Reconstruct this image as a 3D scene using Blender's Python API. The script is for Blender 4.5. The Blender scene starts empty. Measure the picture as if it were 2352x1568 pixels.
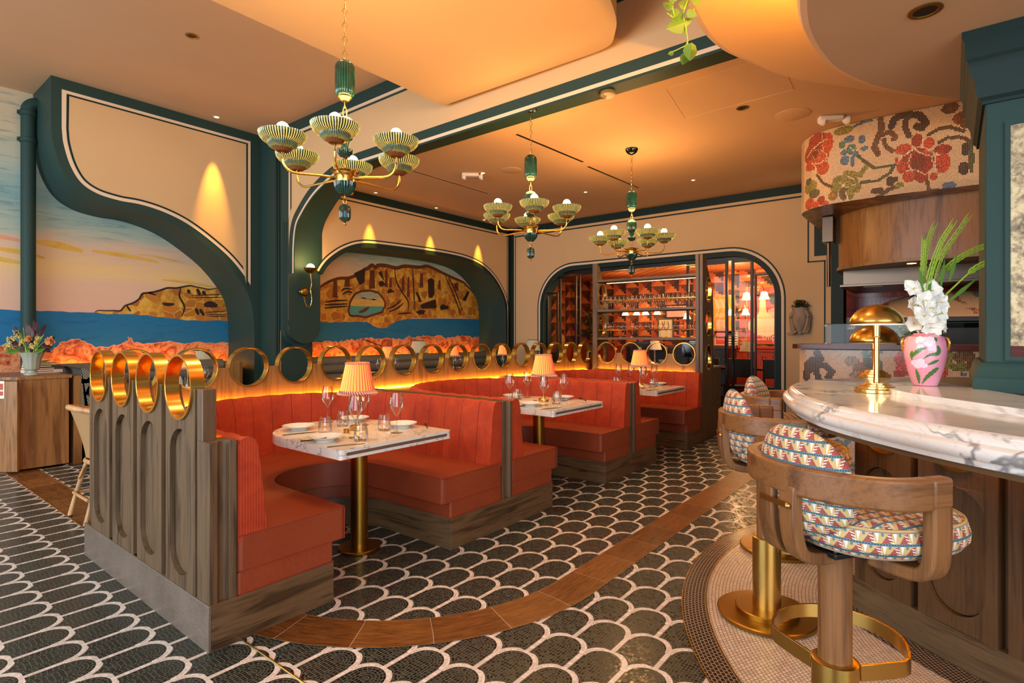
import bpy, bmesh, math, random
from mathutils import Vector, Matrix
from mathutils.geometry import tessellate_polygon
R = math.radians; PI = math.pi; sin = math.sin; cos = math.cos
random.seed(7)
S = bpy.context.scene; COL = S.collection
# ---------------------------------------------------------------- camera
cam = bpy.data.cameras.new('camera'); cam.sensor_width = 36; cam.lens = 1275/2352*36
cam.shift_y = -12/2352; cam.clip_start = .05; cam.clip_end = 200
co = bpy.data.objects.new('camera', cam); COL.objects.link(co)
co.location = (0, 0, 1.35); co.rotation_euler = (R(90), 0, R(38.4-90)); S.camera = co
# ---------------------------------------------------------------- look
S.view_settings.view_transform = 'Standard'; S.view_settings.look = 'None'
S.view_settings.gamma = 1; S.view_settings.exposure = -0.08; S.view_settings.use_curve_mapping = False
cy = S.cycles; cy.use_denoising = True; cy.max_bounces = 7; cy.diffuse_bounces = 4; cy.glossy_bounces = 4
cy.transmission_bounces = 5; cy.transparent_max_bounces = 14; cy.caustics_reflective = False
cy.caustics_refractive = False; cy.sample_clamp_indirect = 4; cy.sample_clamp_direct = 0
# ---------------------------------------------------------------- world and lights
W = bpy.data.worlds.new('world'); S.world = W; W.use_nodes = True
W.node_tree.nodes['Background'].inputs[0].default_value = (.80, .88, 1, 1)
W.node_tree.nodes['Background'].inputs[1].default_value = .2
WARM = (1, .56, .20); WARM2 = (1, .62, .28)
def area(name, loc, target, sx, sy, e, col, spread=180):
    l = bpy.data.lights.new(name, 'AREA'); l.shape = 'RECTANGLE'; l.size = sx; l.size_y = sy
    l.energy = e; l.color = col; l.spread = R(spread); l.cycles.use_multiple_importance_sampling = True
    o = bpy.data.objects.new(name, l); COL.objects.link(o); o.location = loc
    o.rotation_euler = (Vector(target)-Vector(loc)).to_track_quat('-Z', 'Y').to_euler(); return o
def point(name, loc, e, col, r=.03):
    l = bpy.data.lights.new(name, 'POINT'); l.energy = e; l.color = col; l.shadow_soft_size = r
    o = bpy.data.objects.new(name, l); COL.objects.link(o); o.location = loc; return o
def spot(name, loc, target, e, col, ang, blend=.6, r=.02):
    l = bpy.data.lights.new(name, 'SPOT'); l.energy = e; l.color = col; l.shadow_soft_size = r
    l.spot_size = R(ang); l.spot_blend = blend
    o = bpy.data.objects.new(name, l); COL.objects.link(o); o.location = loc
    o.rotation_euler = (Vector(target)-Vector(loc)).to_track_quat('-Z', 'Y').to_euler(); return o
# daylight from the street windows behind and to the left of the viewer
area('window_daylight', (-4.2, 4.2, 2.2), (2, 4.6, 1.4), 7.0, 3.2, 560, (.78, .89, 1))
area('window_daylight', (-2.5, -4.2, 2.3), (3, 2, 1.0), 6.0, 3.0, 420, (.86, .92, 1))
# ceiling downlights over the seats, the bar and the wall washers
for (x, y, z, tx, ty, tz, e, a) in (
    (3.55, 8.05, 4.36, 3.55, 8.24, 2.9, 560, 26),
    (5.64, 7.26, 3.63, 5.64, 7.42, 2.5, 330, 26), (6.98, 7.26, 3.63, 6.98, 7.42, 2.5, 330, 26),
    (8.28, 7.26, 3.63, 8.28, 7.42, 2.5, 330, 26)):
    spot('wall_wash', (x, y, z), (tx, ty, tz), e, (1, .52, .06), a, 1, .01)
for (x, y, z, e) in ((2.1, 2.9, 3.78, 90), (4.05, 3.0, 3.62, 90), (6.05, 2.95, 3.62, 90), (6.6, 5.6, 3.62, 90),
                     (2.5, 1.4, 3.78, 80), (5.8, 1.7, 3.62, 90), (8.3, 4.2, 3.62, 90), (2.6, 6.0, 4.35, 110)):
    spot('downlight', (x, y, z), (x, y, 0), e*.55, (1, .72, .42), 95, .8, .05)
# ---------------------------------------------------------------- mesh builder
class MB:
    def __init__(s): s.v = []; s.f = []; s.m = []; s.uv = {}; s.sm = []
    def add(s, vs, fs, mi=0, uv=None, smooth=False):
        o = len(s.v); s.v += [tuple(p) for p in vs]
        for k, f in enumerate(fs):
            if uv: s.uv[len(s.f)] = [uv[i] for i in f]
            s.f.append([i+o for i in f]); s.m.append(mi); s.sm.append(smooth)
        return s
    def box(s, x0, x1, y0, y1, z0, z1, mi=0):
        v = [(x, y, z) for z in (z0, z1) for y in (y0, y1) for x in (x0, x1)]
        return s.add(v, [(0, 2, 3, 1), (4, 5, 7, 6), (0, 1, 5, 4), (2, 6, 7, 3), (0, 4, 6, 2), (1, 3, 7, 5)], mi)
    def obox(s, c, u, w, n, a, b, d, mi=0):   # oriented box: centre, axes, half sizes
        c = Vector(c); u = Vector(u).normalized(); w = Vector(w).normalized(); n = Vector(n).normalized()
        v = [c+u*(i*a)+w*(j*b)+n*(k*d) for k in (-1, 1) for j in (-1, 1) for i in (-1, 1)]
        return s.add(v, [(0, 2, 3, 1), (4, 5, 7, 6), (0, 1, 5, 4), (2, 6, 7, 3), (0, 4, 6, 2), (1, 3, 7, 5)], mi)
    def prism(s, P, a, b, ax='z', mi=0, mside=None, holes=(), fn=None, smooth=False):
        """polygon P (2D) extruded from a to b along an axis; holes = list of loops"""
        if fn is None:
            fn = {'z': lambda p, t: (p[0], p[1], t), 'y': lambda p, t: (p[0], t, p[1]), 'x': lambda p, t: (t, p[0], p[1])}[ax]
        loops = [list(P)]+[list(h) for h in holes]
        flat = [p for l in loops for p in l]; n = len(flat)
        v = [fn(p, a) for p in flat]+[fn(p, b) for p in flat]
        if holes:
            T = tessellate_polygon([[Vector((p[0], p[1], 0)) for p in l] for l in loops])
            fs = [tuple(t) for t in T]+[tuple(i+n for i in reversed(t)) for t in T]
        else: fs = [tuple(range(n))[::-1], tuple(range(n, 2*n))]
        s.add(v, fs, mi)
        o = 0; sd = []
        for l in loops:
            k = len(l); sd += [(o+i, o+(i+1) % k, n+o+(i+1) % k, n+o+i) for i in range(k)]; o += k
        s.add(v, sd, mi if mside is None else mside, smooth=smooth); return s
    def lathe(s, prof, c=(0, 0, 0), n=24, mi=0, fl=0, amp=0, cap=True, smooth=True, ax='z', frange=None, uvs=False):
        """profile [(r,z)] turned about an axis; fl flutes of relative depth amp"""
        vs = []; c = Vector(c)
        for k, (r, z) in enumerate(prof):
            for i in range(n):
                t = 2*PI*i/n; rr = r
                if fl and (frange is None or frange[0] <= k <= frange[1]): rr = r*(1+amp*(abs(sin(t*fl/2))-.5))
                p = (rr*cos(t), rr*sin(t), z)
                if ax == 'y': p = (p[0], p[2], p[1])
                if ax == 'x': p = (p[2], p[0], p[1])
                vs.append(c+Vector(p))
        fs = [(k*n+i, k*n+(i+1) % n, (k+1)*n+(i+1) % n, (k+1)*n+i) for k in range(len(prof)-1) for i in range(n)]
        if cap:
            if prof[0][0] > 1e-5: fs.append(tuple(range(n))[::-1])
            if prof[-1][0] > 1e-5: fs.append(tuple(range((len(prof)-1)*n, len(prof)*n)))
        if uvs:   # seam-safe: one uv per face corner
            o = len(s.f); s.add(vs, fs, mi, smooth=smooth)
            for q in range((len(prof)-1)*n):
                k, i = divmod(q, n); s.uv[o+q] = [(i/n, k/9), ((i+1)/n, k/9), ((i+1)/n, (k+1)/9), (i/n, (k+1)/9)]
            return s
        return s.add(vs, fs, mi, smooth=smooth)
    def tube(s, P, r, n=8, mi=0, closed=False, up=(0, 0, 1), w=None, smooth=True):
        """sweep along P; r number, list, or with w=(a,b) a flat rectangular band (a along up, b across)"""
        P = [Vector(p) for p in P]; L = len(P); up = Vector(up); vs = []
        if w: n = 4
        for i, p in enumerate(P):
            if closed: t = P[(i+1) % L]-P[i-1]
            else: t = P[min(i+1, L-1)]-P[max(i-1, 0)]
            t.normalize(); a = t.cross(up)
            if a.length < 1e-4: a = t.cross(Vector((1, .01, 0)))
            a.normalize(); b = a.cross(t).normalized()
            if w:
                A, B = w if not callable(w) else w(i/(L-1))
                for (i1, j1) in ((-1, -1), (1, -1), (1, 1), (-1, 1)): vs.append(p+a*(i1*B/2)+b*(j1*A/2))
            else:
                rr = r[i] if isinstance(r, (list, tuple)) else r
                for k in range(n): vs.append(p+a*(rr*cos(2*PI*k/n))+b*(rr*sin(2*PI*k/n)))
        m = L if closed else L-1
        fs = [(i*n+k, i*n+(k+1) % n, ((i+1) % L)*n+(k+1) % n, ((i+1) % L)*n+k) for i in range(m) for k in range(n)]
        if not closed: fs += [tuple(range(n))[::-1], tuple(range((L-1)*n, L*n))]
        return s.add(vs, fs, mi, smooth=smooth and not w)
    def grid(s, fn, nu, nv, mi=0, uvf=None, closeu=False, smooth=True):
        vs = [fn(i/nu, j/nv) for j in range(nv+1) for i in range(nu+(0 if closeu else 1))]
        q = nu if closeu else nu+1
        fs = [(j*q+i, j*q+(i+1) % q, (j+1)*q+(i+1) % q, (j+1)*q+i) for j in range(nv) for i in range(nu)]
        o = len(s.f); s.add(vs, fs, mi, None, smooth)
        if uvf:
            e = 1e-6
            for w in range(nu*nv):
                j, i = divmod(w, nu); s.uv[o+w] = [uvf(i/nu, j/nv), uvf((i+1)/nu-(e if i+1 == nu and closeu else 0), j/nv), uvf((i+1)/nu-(e if i+1 == nu and closeu else 0), (j+1)/nv), uvf(i/nu, (j+1)/nv)]
        return s
    def ball(s, c, r, n=12, m=8, mi=0, sc=(1, 1, 1)):
        c = Vector(c)
        return s.grid(lambda u, v: c+Vector((r*sc[0]*sin(PI*(v*.998+.001))*cos(2*PI*u), r*sc[1]*sin(PI*(v*.998+.001))*sin(2*PI*u), -r*sc[2]*cos(PI*v))), n, m, mi, closeu=True)
def obj(name, mb, mats, parent=None, loc=None, bevel=0, seg=2, rot=None, sub=0, weld=False, autosm=None, **pr):
    me = bpy.data.meshes.new(name); me.from_pydata(mb.v, [], mb.f); me.validate(clean_customdata=False) if 0 else None
    mats = mats if isinstance(mats, (list, tuple)) else [mats]
    for m in mats: me.materials.append(m)
    me.polygons.foreach_set('material_index', mb.m); me.polygons.foreach_set('use_smooth', [True]*len(mb.f))
    if mb.uv:
        ul = me.uv_layers.new(name='UVMap')
        for fi, uvs in mb.uv.items():
            ls = me.polygons[fi].loop_start
            for k, q in enumerate(uvs): ul.data[ls+k].uv = q
    bm = bmesh.new(); bm.from_mesh(me)
    if weld: bmesh.ops.remove_doubles(bm, verts=bm.verts, dist=1e-5)
    bmesh.ops.recalc_face_normals(bm, faces=bm.faces); bm.to_mesh(me); bm.free(); me.set_sharp_from_angle(angle=R(32)); me.update()
    o = bpy.data.objects.new(name, me); COL.objects.link(o)
    if parent is not None: o.parent = parent
    if loc: o.location = loc
    if rot: o.rotation_euler = rot
    if bevel:
        b = o.modifiers.new('bevel', 'BEVEL'); b.width = bevel; b.segments = seg; b.limit_method = 'ANGLE'; b.angle_limit = R(40)
    if sub:
        b = o.modifiers.new('sub', 'SUBSURF'); b.levels = sub; b.render_levels = sub
    for k, v in pr.items(): o[k] = v
    return o
def text(body, parent, loc, rot, size, mat, name='lettering'):
    c = bpy.data.curves.new('t', 'FONT'); c.body = body; c.size = size; c.extrude = .0008; c.align_x = 'CENTER'
    o = bpy.data.objects.new('t', c); COL.objects.link(o); dg = bpy.context.evaluated_depsgraph_get(); me = bpy.data.meshes.new_from_object(o.evaluated_get(dg))
    bpy.data.objects.remove(o); me.materials.clear(); me.materials.append(mat)
    o = bpy.data.objects.new(name, me); COL.objects.link(o); o.parent = parent; o.location = loc; o.rotation_euler = rot; return o
def tag(o, label, cat, group=None, kind=None):
    if label: o['label'] = label
    if cat: o['category'] = cat
    if group: o['group'] = group
    if kind: o['kind'] = kind
    return o
def thing(name, label, cat, loc=(0, 0, 0), rz=0, group=None):
    o = bpy.data.objects.new(name, None); o.empty_display_size = .1; COL.objects.link(o)
    o.location = loc; o.rotation_euler = (0, 0, rz); return tag(o, label, cat, group)
def struct(name, mb, mats, **k): return obj(name, mb, mats, kind='structure', **k)
def dup(root, loc, rz=None, label=None, group=None):
    def cp(o, par):
        c = o.copy(); COL.objects.link(c)
        if par is not None: c.parent = par
        for ch in list(o.children): cp(ch, c)
        return c
    r = cp(root, None); r.location = loc
    if rz is not None: r.rotation_euler = (0, 0, rz)
    if label: r['label'] = label
    if group: r['group'] = group
    return r
def cr(P, k=6, closed=False):   # Catmull-Rom
    P = [Vector(p) for p in P]; n = len(P); o = []
    for i in range(n if closed else n-1):
        a, b, c, d = (P[(i-1) % n] if closed or i else P[0]*2-P[1]), P[i], P[(i+1) % n], (P[(i+2) % n] if closed or i < n-2 else P[-1]*2-P[-2])
        for j in range(k):
            t = j/k; o.append(.5*((2*b)+(c-a)*t+(2*a-5*b+4*c-d)*t*t+(3*b-a-3*c+d)*t**3))
    if not closed: o.append(P[-1])
    return [tuple(p) for p in o]
def arc(cx, cy, r, a0, a1, n=12, ry=None):
    return [(cx+r*cos(R(a0+(a1-a0)*i/n)), cy+(ry or r)*sin(R(a0+(a1-a0)*i/n))) for i in range(n+1)]
def offs(P, d, closed=False):
    o = []; n = len(P)
    for i in range(n):
        a = P[i-1] if (closed or i) else P[0]; b = P[(i+1) % n] if (closed or i < n-1) else P[-1]
        tx, ty = b[0]-a[0], b[1]-a[1]; l = math.hypot(tx, ty) or 1
        o.append((P[i][0]-ty/l*d, P[i][1]+tx/l*d))
    return o
def stripe(mb, P, d0, d1, fn, mi=0, closed=False, P2=None):
    A = offs(P, d0, closed); B = offs(P, d1, closed) if P2 is None else P2; n = len(P)
    vs = [fn(p) for p in A]+[fn(p) for p in B]
    return mb.add(vs, [(i, (i+1) % n, n+(i+1) % n, n+i) for i in range(n if closed else n-1)], mi)
# ---------------------------------------------------------------- shader expressions
class X:
    nt = None
    def __init__(s, v): s.v = v
    @staticmethod
    def op(o, *a):
        n = X.nt.nodes.new('ShaderNodeMath'); n.operation = o
        for i, q in enumerate(a):
            q = q.v if isinstance(q, X) else q
            if isinstance(q, (int, float)): n.inputs[i].default_value = q
            else: X.nt.links.new(q, n.inputs[i])
        return X(n.outputs[0])
    def __add__(s, o): return X.op('ADD', s, o)
    __radd__ = __add__
    def __sub__(s, o): return X.op('SUBTRACT', s, o)
    def __rsub__(s, o): return X.op('SUBTRACT', o, s)
    def __mul__(s, o): return X.op('MULTIPLY', s, o)
    __rmul__ = __mul__
    def __truediv__(s, o): return X.op('DIVIDE', s, o)
    def __lt__(s, o): return X.op('LESS_THAN', s, o)
    def __gt__(s, o): return X.op('GREATER_THAN', s, o)
    def fl(s): return X.op('FLOOR', s)
    def fr(s): return X.op('FRACT', s)
    def ab(s): return X.op('ABSOLUTE', s)
    def sq(s): return X.op('SQRT', s)
    def sn(s): return X.op('SINE', s)
    def mx(s, o): return X.op('MAXIMUM', s, o)
    def mn(s, o): return X.op('MINIMUM', s, o)
    def mod(s, m): return s-(s/m).fl()*m
    def rnd(s): return ((s*12.9898).sn()*43758.5453).fr()
def col(c):
    if isinstance(c, str):
        c = c.lstrip('#'); v = [int(c[i:i+2], 16)/255 for i in (0, 2, 4)]
        return tuple((q/12.92 if q <= .04045 else ((q+.055)/1.055)**2.4) for q in v)+(1,)
    return tuple(c)+(1,) if len(c) == 3 else c
def lk(a, b): X.nt.links.new(a.v if isinstance(a, X) else a, b)
def mixc(f, a, b):
    n = X.nt.nodes.new('ShaderNodeMix'); n.data_type = 'RGBA'
    for q, i in ((f, 0), (a, 6), (b, 7)):
        if isinstance(q, X): q = q.v
        if isinstance(q, bpy.types.NodeSocket): lk(q, n.inputs[i])
        elif i == 0: n.inputs[0].default_value = q
        else: n.inputs[i].default_value = col(q)
    return n.outputs[2]
def coord(kind='Object', scale=None, rot=None):
    t = X.nt.nodes.new('ShaderNodeTexCoord'); o = t.outputs[kind]
    if scale or rot:
        m = X.nt.nodes.new('ShaderNodeMapping'); lk(o, m.inputs[0]); o = m.outputs[0]
        if scale: m.inputs['Scale'].default_value = scale
        if rot: m.inputs['Rotation'].default_value = rot
    return o
def sep(o):
    n = X.nt.nodes.new('ShaderNodeSeparateXYZ'); lk(o, n.inputs[0]); return [X(q) for q in n.outputs]
def comb(x, y, z=0):
    n = X.nt.nodes.new('ShaderNodeCombineXYZ')
    for i, q in enumerate((x, y, z)):
        if isinstance(q, X): lk(q, n.inputs[i])
        else: n.inputs[i].default_value = q
    return n.outputs[0]
def noise(vec, scale=5, det=3, rough=.5, dist=0, out=0):
    n = X.nt.nodes.new('ShaderNodeTexNoise'); lk(vec, n.inputs['Vector']); n.inputs['Scale'].default_value = scale
    n.inputs['Detail'].default_value = det; n.inputs['Roughness'].default_value = rough; n.inputs['Distortion'].default_value = dist
    return X(n.outputs[out])
def voro(vec, scale=5, feat='F1', out='Distance', rnd=1):
    n = X.nt.nodes.new('ShaderNodeTexVoronoi'); n.feature = feat; lk(vec, n.inputs['Vector'])
    n.inputs['Scale'].default_value = scale; n.inputs['Randomness'].default_value = rnd; return X(n.outputs[out])
def ramp(f, *st):
    n = X.nt.nodes.new('ShaderNodeValToRGB'); lk(f, n.inputs[0]); e = n.color_ramp.elements
    while len(e) < len(st): e.new(.5)
    for q, (p, c) in zip(e, st): q.position = p; q.color = col(c)
    return n.outputs[0]
def smooth(f, a, b):
    n = X.nt.nodes.new('ShaderNodeMapRange'); n.interpolation_type = 'SMOOTHSTEP'; lk(f, n.inputs[0])
    n.inputs[1].default_value = a; n.inputs[2].default_value = b; return X(n.outputs[0])
MATS = {}
class Mat:
    def __init__(s, name, base='#808080', rough=.5, metal=0, **k):
        s.m = bpy.data.materials.new(name); s.m.use_nodes = True; X.nt = s.nt = s.m.node_tree
        s.b = s.nt.nodes['Principled BSDF']; s.b.inputs['Base Color'].default_value = col(base)
        s.b.inputs['Roughness'].default_value = rough; s.b.inputs['Metallic'].default_value = metal
        for q, v in k.items(): s.b.inputs[q.replace('_', ' ')].default_value = v
        MATS[name] = s.m
    def c(s, sock): lk(sock, s.b.inputs['Base Color']); return s
    def r(s, sock): lk(sock, s.b.inputs['Roughness']); return s
    def bump(s, h, st=.3, d=.002):
        n = s.nt.nodes.new('ShaderNodeBump'); n.inputs['Strength'].default_value = st; n.inputs['Distance'].default_value = d
        lk(h, n.inputs['Height']); lk(n.outputs[0], s.b.inputs['Normal']); return s
def wood(name, dark, light, axis='z', rough=.4, s=1.0, fine=1.0, spec=.5):
    """straight-grained oak: long pores along the axis over broad cathedral figure"""
    m = Mat(name, light, rough); m.b.inputs['Specular IOR Level'].default_value = spec
    if axis == 'h':   # grain runs horizontally whichever way the face looks
        x, y, z = sep(coord('Object')); h = x+y*1.03; v = comb(h*.55*s, z*8*s, (x-y)*.6); v2 = comb(h*3, z*90, (x-y)*3)
    else:
        st = {'x': (.55, 7, 7), 'y': (7, .55, 7), 'z': (7, 7, .55)}[axis]; v = coord('Object', tuple(q*s for q in st))
        v2 = coord('Object', {'x': (3, 90, 90), 'y': (90, 3, 90), 'z': (90, 90, 3)}[axis])
    n1 = noise(v, 1.6, 4, .6, .5); n2 = noise(v2, 1.4, 3, .6)
    ring = ((n1*16).sn()*.5+.5)
    f = ring*.45+n2*.75
    m.c(ramp(f, (.25, dark), (.85, light))).bump(n2+ring*.3, .25*fine, .0015)
    return m.m
# ---------------------------------------------------------------- materials
def floor_mat():
    m = Mat('mosaic_floor', '#3a3a32', .28); x, y, _ = sep(coord('Object'))
    left = x < 1.19
    Lx, w = .2265, .1934
    xs = x-1.907*(1-left)-.748*left; ys = y-2.589-.004*left
    r = w/2
    def row(xo, yo):
        u = xs-xo; u = u-((u/(2*Lx)).fl()*(2*Lx))            # 0..2L, tip at 0
        v = ys-yo; v = (v/w-(v/w+.5).fl())*w                  # -w/2..w/2 about the tip line
        return u, v
    out = None; rads = []
    for (xo, yo) in ((0, 0), (Lx, w/2)):
        u, v = row(xo, yo)
        # arc of radius r centred r before the tip, right half
        uc = u-(2*Lx-r); d = ((uc*uc+v*v).sq()-r+.004).ab(); on = (d < .0125)*(uc > 0)
        # straight lines of this row run at v = +-w/2 between the tip of the next row and the arc
        ln = ((v.ab()-w/2).ab() < .0105)*(u > (Lx-.004))*(uc < .002)
        q = on.mx(ln); out = q if out is None else out.mx(q)
        rads.append((uc, v, u))
    # tesserae: concentric inside the scallop heads, courses elsewhere
    uc, v, u = rads[0]; uc2, v2, u2 = rads[1]
    inA = (uc > 0)*((uc*uc+v*v).sq() < r)
    inB = (uc2 > 0)*((uc2*uc2+v2*v2).sq() < r)
    selA = inA.mx((1-inB)*(u > Lx))
    U = uc*selA+uc2*(1-selA); V = v*selA+v2*(1-selA)
    head = U > 0
    rad = (U*U+V*V).sq(); an = X.op('ARCTAN2', V, U)
    a = rad*head+V.ab()*(1-head); b = (an*.062)*head+U*(1-head)
    t = .0138; fa = (a/t).fr(); cell = (a/t).fl()
    bb = b/.0185+cell.rnd(); fb = bb.fr(); cid = (cell*7.13+bb.fl()*3.77+selA*1.3)
    grout = ((fa-.5).ab() > .415).mx((fb-.5).ab() > .43)
    rn = cid.rnd()
    big = noise(coord('Object'), 2.1, 3)
    dark = ramp(rn*.55+big*.5, (.1, '#0b0d0a'), (.4, '#131712'), (.62, '#1d231d'), (.85, '#2b332c'))
    dark = mixc(grout*.75, dark, '#62655e')
    lightc = ramp(rn, (0, '#cdc0b4'), (1, '#e6dcd2')); lg = ((fb-.5).ab() > .45)
    lightc = mixc(lg*.6, lightc, '#8d7565')
    m.c(mixc(out, dark, lightc))
    m.r(.16+rn*.22+grout*.3).bump((1-grout)+rn*.25, .22, .001); return m.m
def tiles(name, cols, tu, tv, grout, rough=.3, mode='polar', c=(0, 0), gw=.08, gmix=1.0):
    m = Mat(name, cols[0], rough); x, y, z = sep(coord('Object'))
    if mode == 'polar':
        x = x-c[0]; y = y-c[1]; rr = (x*x+y*y).sq(); a = rr; b = X.op('ARCTAN2', y, x)*2.0
    else: a, b = {'xy': (y, x), 'xz': (z, x), 'yz': (z, y)}[mode]
    ia = (a/tv).fl(); fa = (a/tv).fr(); bb = b/tu+ia*.5; fb = bb.fr()
    g = ((fa-.5).ab() > .5-gw).mx((fb-.5).ab() > .5-gw); rn = (ia*7.31+bb.fl()*3.17).rnd()
    m.c(mixc(g*gmix, ramp(rn, *[(i/max(1, len(cols)-1), q) for i, q in enumerate(cols)]), grout)).bump(1-g, .3, .001); return m.m
def marble(name, base='#ece4da', vein='#7c7b7c', s=1.0, rough=.12, stretch=(1, 1, 1)):
    m = Mat(name, base, rough); v = coord('Object', tuple(q*s for q in stretch)); n = noise(v, 2.0, 4, .6, .35)
    vein1 = 1-smooth((n-.5).ab(), 0, .03); n2 = noise(v, 5.0, 4, .6, .5); vein2 = 1-smooth((n2-.5).ab(), 0, .012)
    blot = smooth(noise(v, 1.1, 3), .58, .74)
    c = mixc((vein1*.8*smooth(noise(v, 1.7, 2), .38, .58)+vein2*.14).mn(1), base, vein); c = mixc(blot*.45*noise(v, 9, 3, .7), c, vein)
    m.c(c); return m.m
def plain(name, c, rough=.5, metal=0, **k): return Mat(name, c, rough, metal, **k).m
def painted(name, c, rough=.55, var=.05):
    m = Mat(name, c, rough); m.b.inputs['Specular IOR Level'].default_value = .25; n = noise(coord('Object'), 1.3, 4, .6); C = col(c)
    m.c(mixc(n, tuple(q*(1-var) for q in C[:3]), tuple(min(1, q*(1+var)) for q in C[:3]))); return m.m
def glow(name, c, e):
    m = Mat(name, '#ffffff', .5); m.b.inputs['Emission Color'].default_value = col(c); m.b.inputs['Emission Strength'].default_value = e; return m.m
M = {}
M['floor'] = floor_mat()
M['green'] = painted('green_paint', '#27413d', .55)
M['green_dk'] = painted('dark_green_paint', '#192d2a', .55)
M['cream'] = painted('cream_plaster', '#d6b384', .75)
M['cream2'] = painted('pink_cream_plaster', '#d4ad86', .8)
M['line_lt'] = painted('light_line_paint', '#e6cfb0', .6)
M['oak'] = wood('grey_oak', '#2b1f13', '#644f38', 'z', .42)
M['oak_x'] = wood('grey_oak_long', '#2c2014', '#6b5338', 'h', .4)
M['oak_y'] = wood('grey_oak_cross', '#33251a', '#665036', 'y', .4)
M['oak_w'] = wood('warm_oak', '#5b3f22', '#94703f', 'z', .42)
M['strip'] = None
M['ash'] = wood('stool_ash', '#52311a', '#8a5c34', 'z', .38, .8)
M['ash_x'] = wood('stool_ash_rail', '#4d2d17', '#875931', 'x', .38, .7)
M['bar_oak'] = wood('bar_oak', '#2c1d10', '#5f4226', 'z', .42)
M['walnut'] = wood('cabinet_walnut', '#5a3618', '#9a6b3a', 'z', .35)
M['rattan'] = wood('rattan_pole', '#9a6e42', '#c79a68', 'z', .4, 1, .5)
def mcane():
    m = Mat('woven_cane', '#a87c50', .55); x, y, z = sep(coord('UV'))
    fx = ((x/.011).fr()-.5).ab(); fy = ((y/.011).fr()-.5).ab(); h = (fx < .2)*(fy < .2)
    m.c(mixc(h, '#b48a5c', '#3f2a18')).bump(1-h, .6, .002); return m.m
M['cane'] = mcane()
def brushed(name, c, rough, axis):
    m = Mat(name, c, rough, 1); st = {'x': (2, 420, 420), 'z': (420, 420, 420)}[axis]
    n = noise(coord('Object', st), 1, 2); return m.m
M['brass'] = brushed('brushed_brass', '#cfa95a', .27, 'z'); M['brass_r'] = brushed('satin_brass_ring', '#d6ab52', .24, 'z')
M['brass_dk'] = brushed('aged_brass', '#a37a30', .32, 'z')
M['brass_sh'] = plain('polished_brass', '#e0bf74', .2, 1)
M['steel'] = brushed('brushed_steel', '#5d4f43', .28, 'x')
M['black'] = plain('black_metal', '#0b0b0c', .4)
M['blackgl'] = plain('black_glass', '#050506', .08)
M['white'] = plain('white_plastic', '#e6dccb', .5)
M['porc'] = plain('pale_porcelain', '#dfe0d8', .12)
M['sage'] = plain('sage_ceramic', '#9aa08f', .2)
M['mural_green'] = M['green']
M['marble'] = marble('veined_marble', '#efece6', '#6a6d72', 1.15, .1, (1, 1, 2))
M['marble_t'] = marble('table_marble', '#e9e2d8', '#8a8d90', 4.2, .14, (1, 1, 2))
M['marble_g'] = marble('grey_marble', '#8f8880', '#4c4845', 1.8, .2)
M['inlay'] = plain('brown_inlay', '#6b5546', .4)
def stone():
    m = Mat('brown_stone', '#75685a', .35); n = noise(coord('Object'), 160, 2, .7); n2 = noise(coord('Object'), 4, 4)
    m.c(ramp(n*.6+n2*.4, (.3, '#4f443b'), (.6, '#74675b'), (.8, '#8d8175'))); return m.m
M['stone'] = stone()
def cord():
    m = Mat('red_corduroy', '#b2381b', .8); m.b.inputs['Sheen Weight'].default_value = .22; m.b.inputs['Sheen Roughness'].default_value = .4
    m.b.inputs['Sheen Tint'].default_value = col('#ff7a4a')
    x, y, z = sep(coord('UV')); w = ((x*2*PI/.0125).sn()*.5+.5); n = noise(coord('Object'), 6, 4, .65, .8)
    seam = ((x/.165+.5).fr()-.5).ab() < .012
    c = ramp(n*.72+w*.25+.02, (.2, '#821e07'), (.5, '#b0370f'), (.85, '#c64f1f'))
    m.c(mixc(seam, c, '#521006')).bump(w*.8+n*.2-seam*1.0, .4, .003); return m.m
M['cord'] = cord()
def seatf():
    m = Mat('rust_seat_fabric', '#8a3218', .45); v = coord('Object', (260, 260, 60)); n = noise(v, 1, 2); n2 = noise(coord('Object'), 3, 3)
    m.c(ramp(n*.5+n2*.5, (.25, '#7c2f16'), (.75, '#9c4a2a'))).bump(n, .25, .001); return m.m
M['seat'] = seatf()
M['piping'] = plain('rust_piping', '#8a2f19', .5)
def stoolf(name, a, b, c, d, s=.036):
    """rows of houndstooth-like triangles in four colours with fine white hatch"""
    m = Mat(name, a, .7); x, y, z = sep(coord('UV')); rowi = (y/s).fl(); fy = (y/s).fr(); xx = x/(s*1.25)+rowi*.37; fx = xx.fr()
    red = ((fx-.30-fy*.25).ab() < (.30-.26*fy))*(fy < .80)
    wht = ((fx-.78).ab() < (.14*fy))*(fy < .80)
    hatch = (fy*4.5+fx*1.5).fr() < .42
    edge = ((fx-.62+fy*.3).ab() < .11)*(fy < .78)
    c1 = mixc(red, b, a); c1 = mixc(edge*hatch, c1, d); c1 = mixc(wht*(1-edge), c1, d)
    c1 = mixc((fy > .80).mx((fx < .14)*(fy > .55)), c1, c); c1 = mixc(((fy-.9).ab() < .045)*((x/.006).fr() < .5), c1, '#23343c')
    n = noise(coord('UV', (1, 1, 1)), 300, 1); m.c(c1).bump(n, .2, .001); return m.m
M['stool_f'] = stoolf('patterned_stool_fabric', '#9c4a42', '#c6a76c', '#527b88', '#e0d8cc', .031)
M['stool_o'] = stoolf('orange_woven_fabric', '#c77a2a', '#9a4c1f', '#5f5a24', '#d9a25a', .02)  # unused; under-counter glow on the same stool fabric, put into its colour
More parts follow.
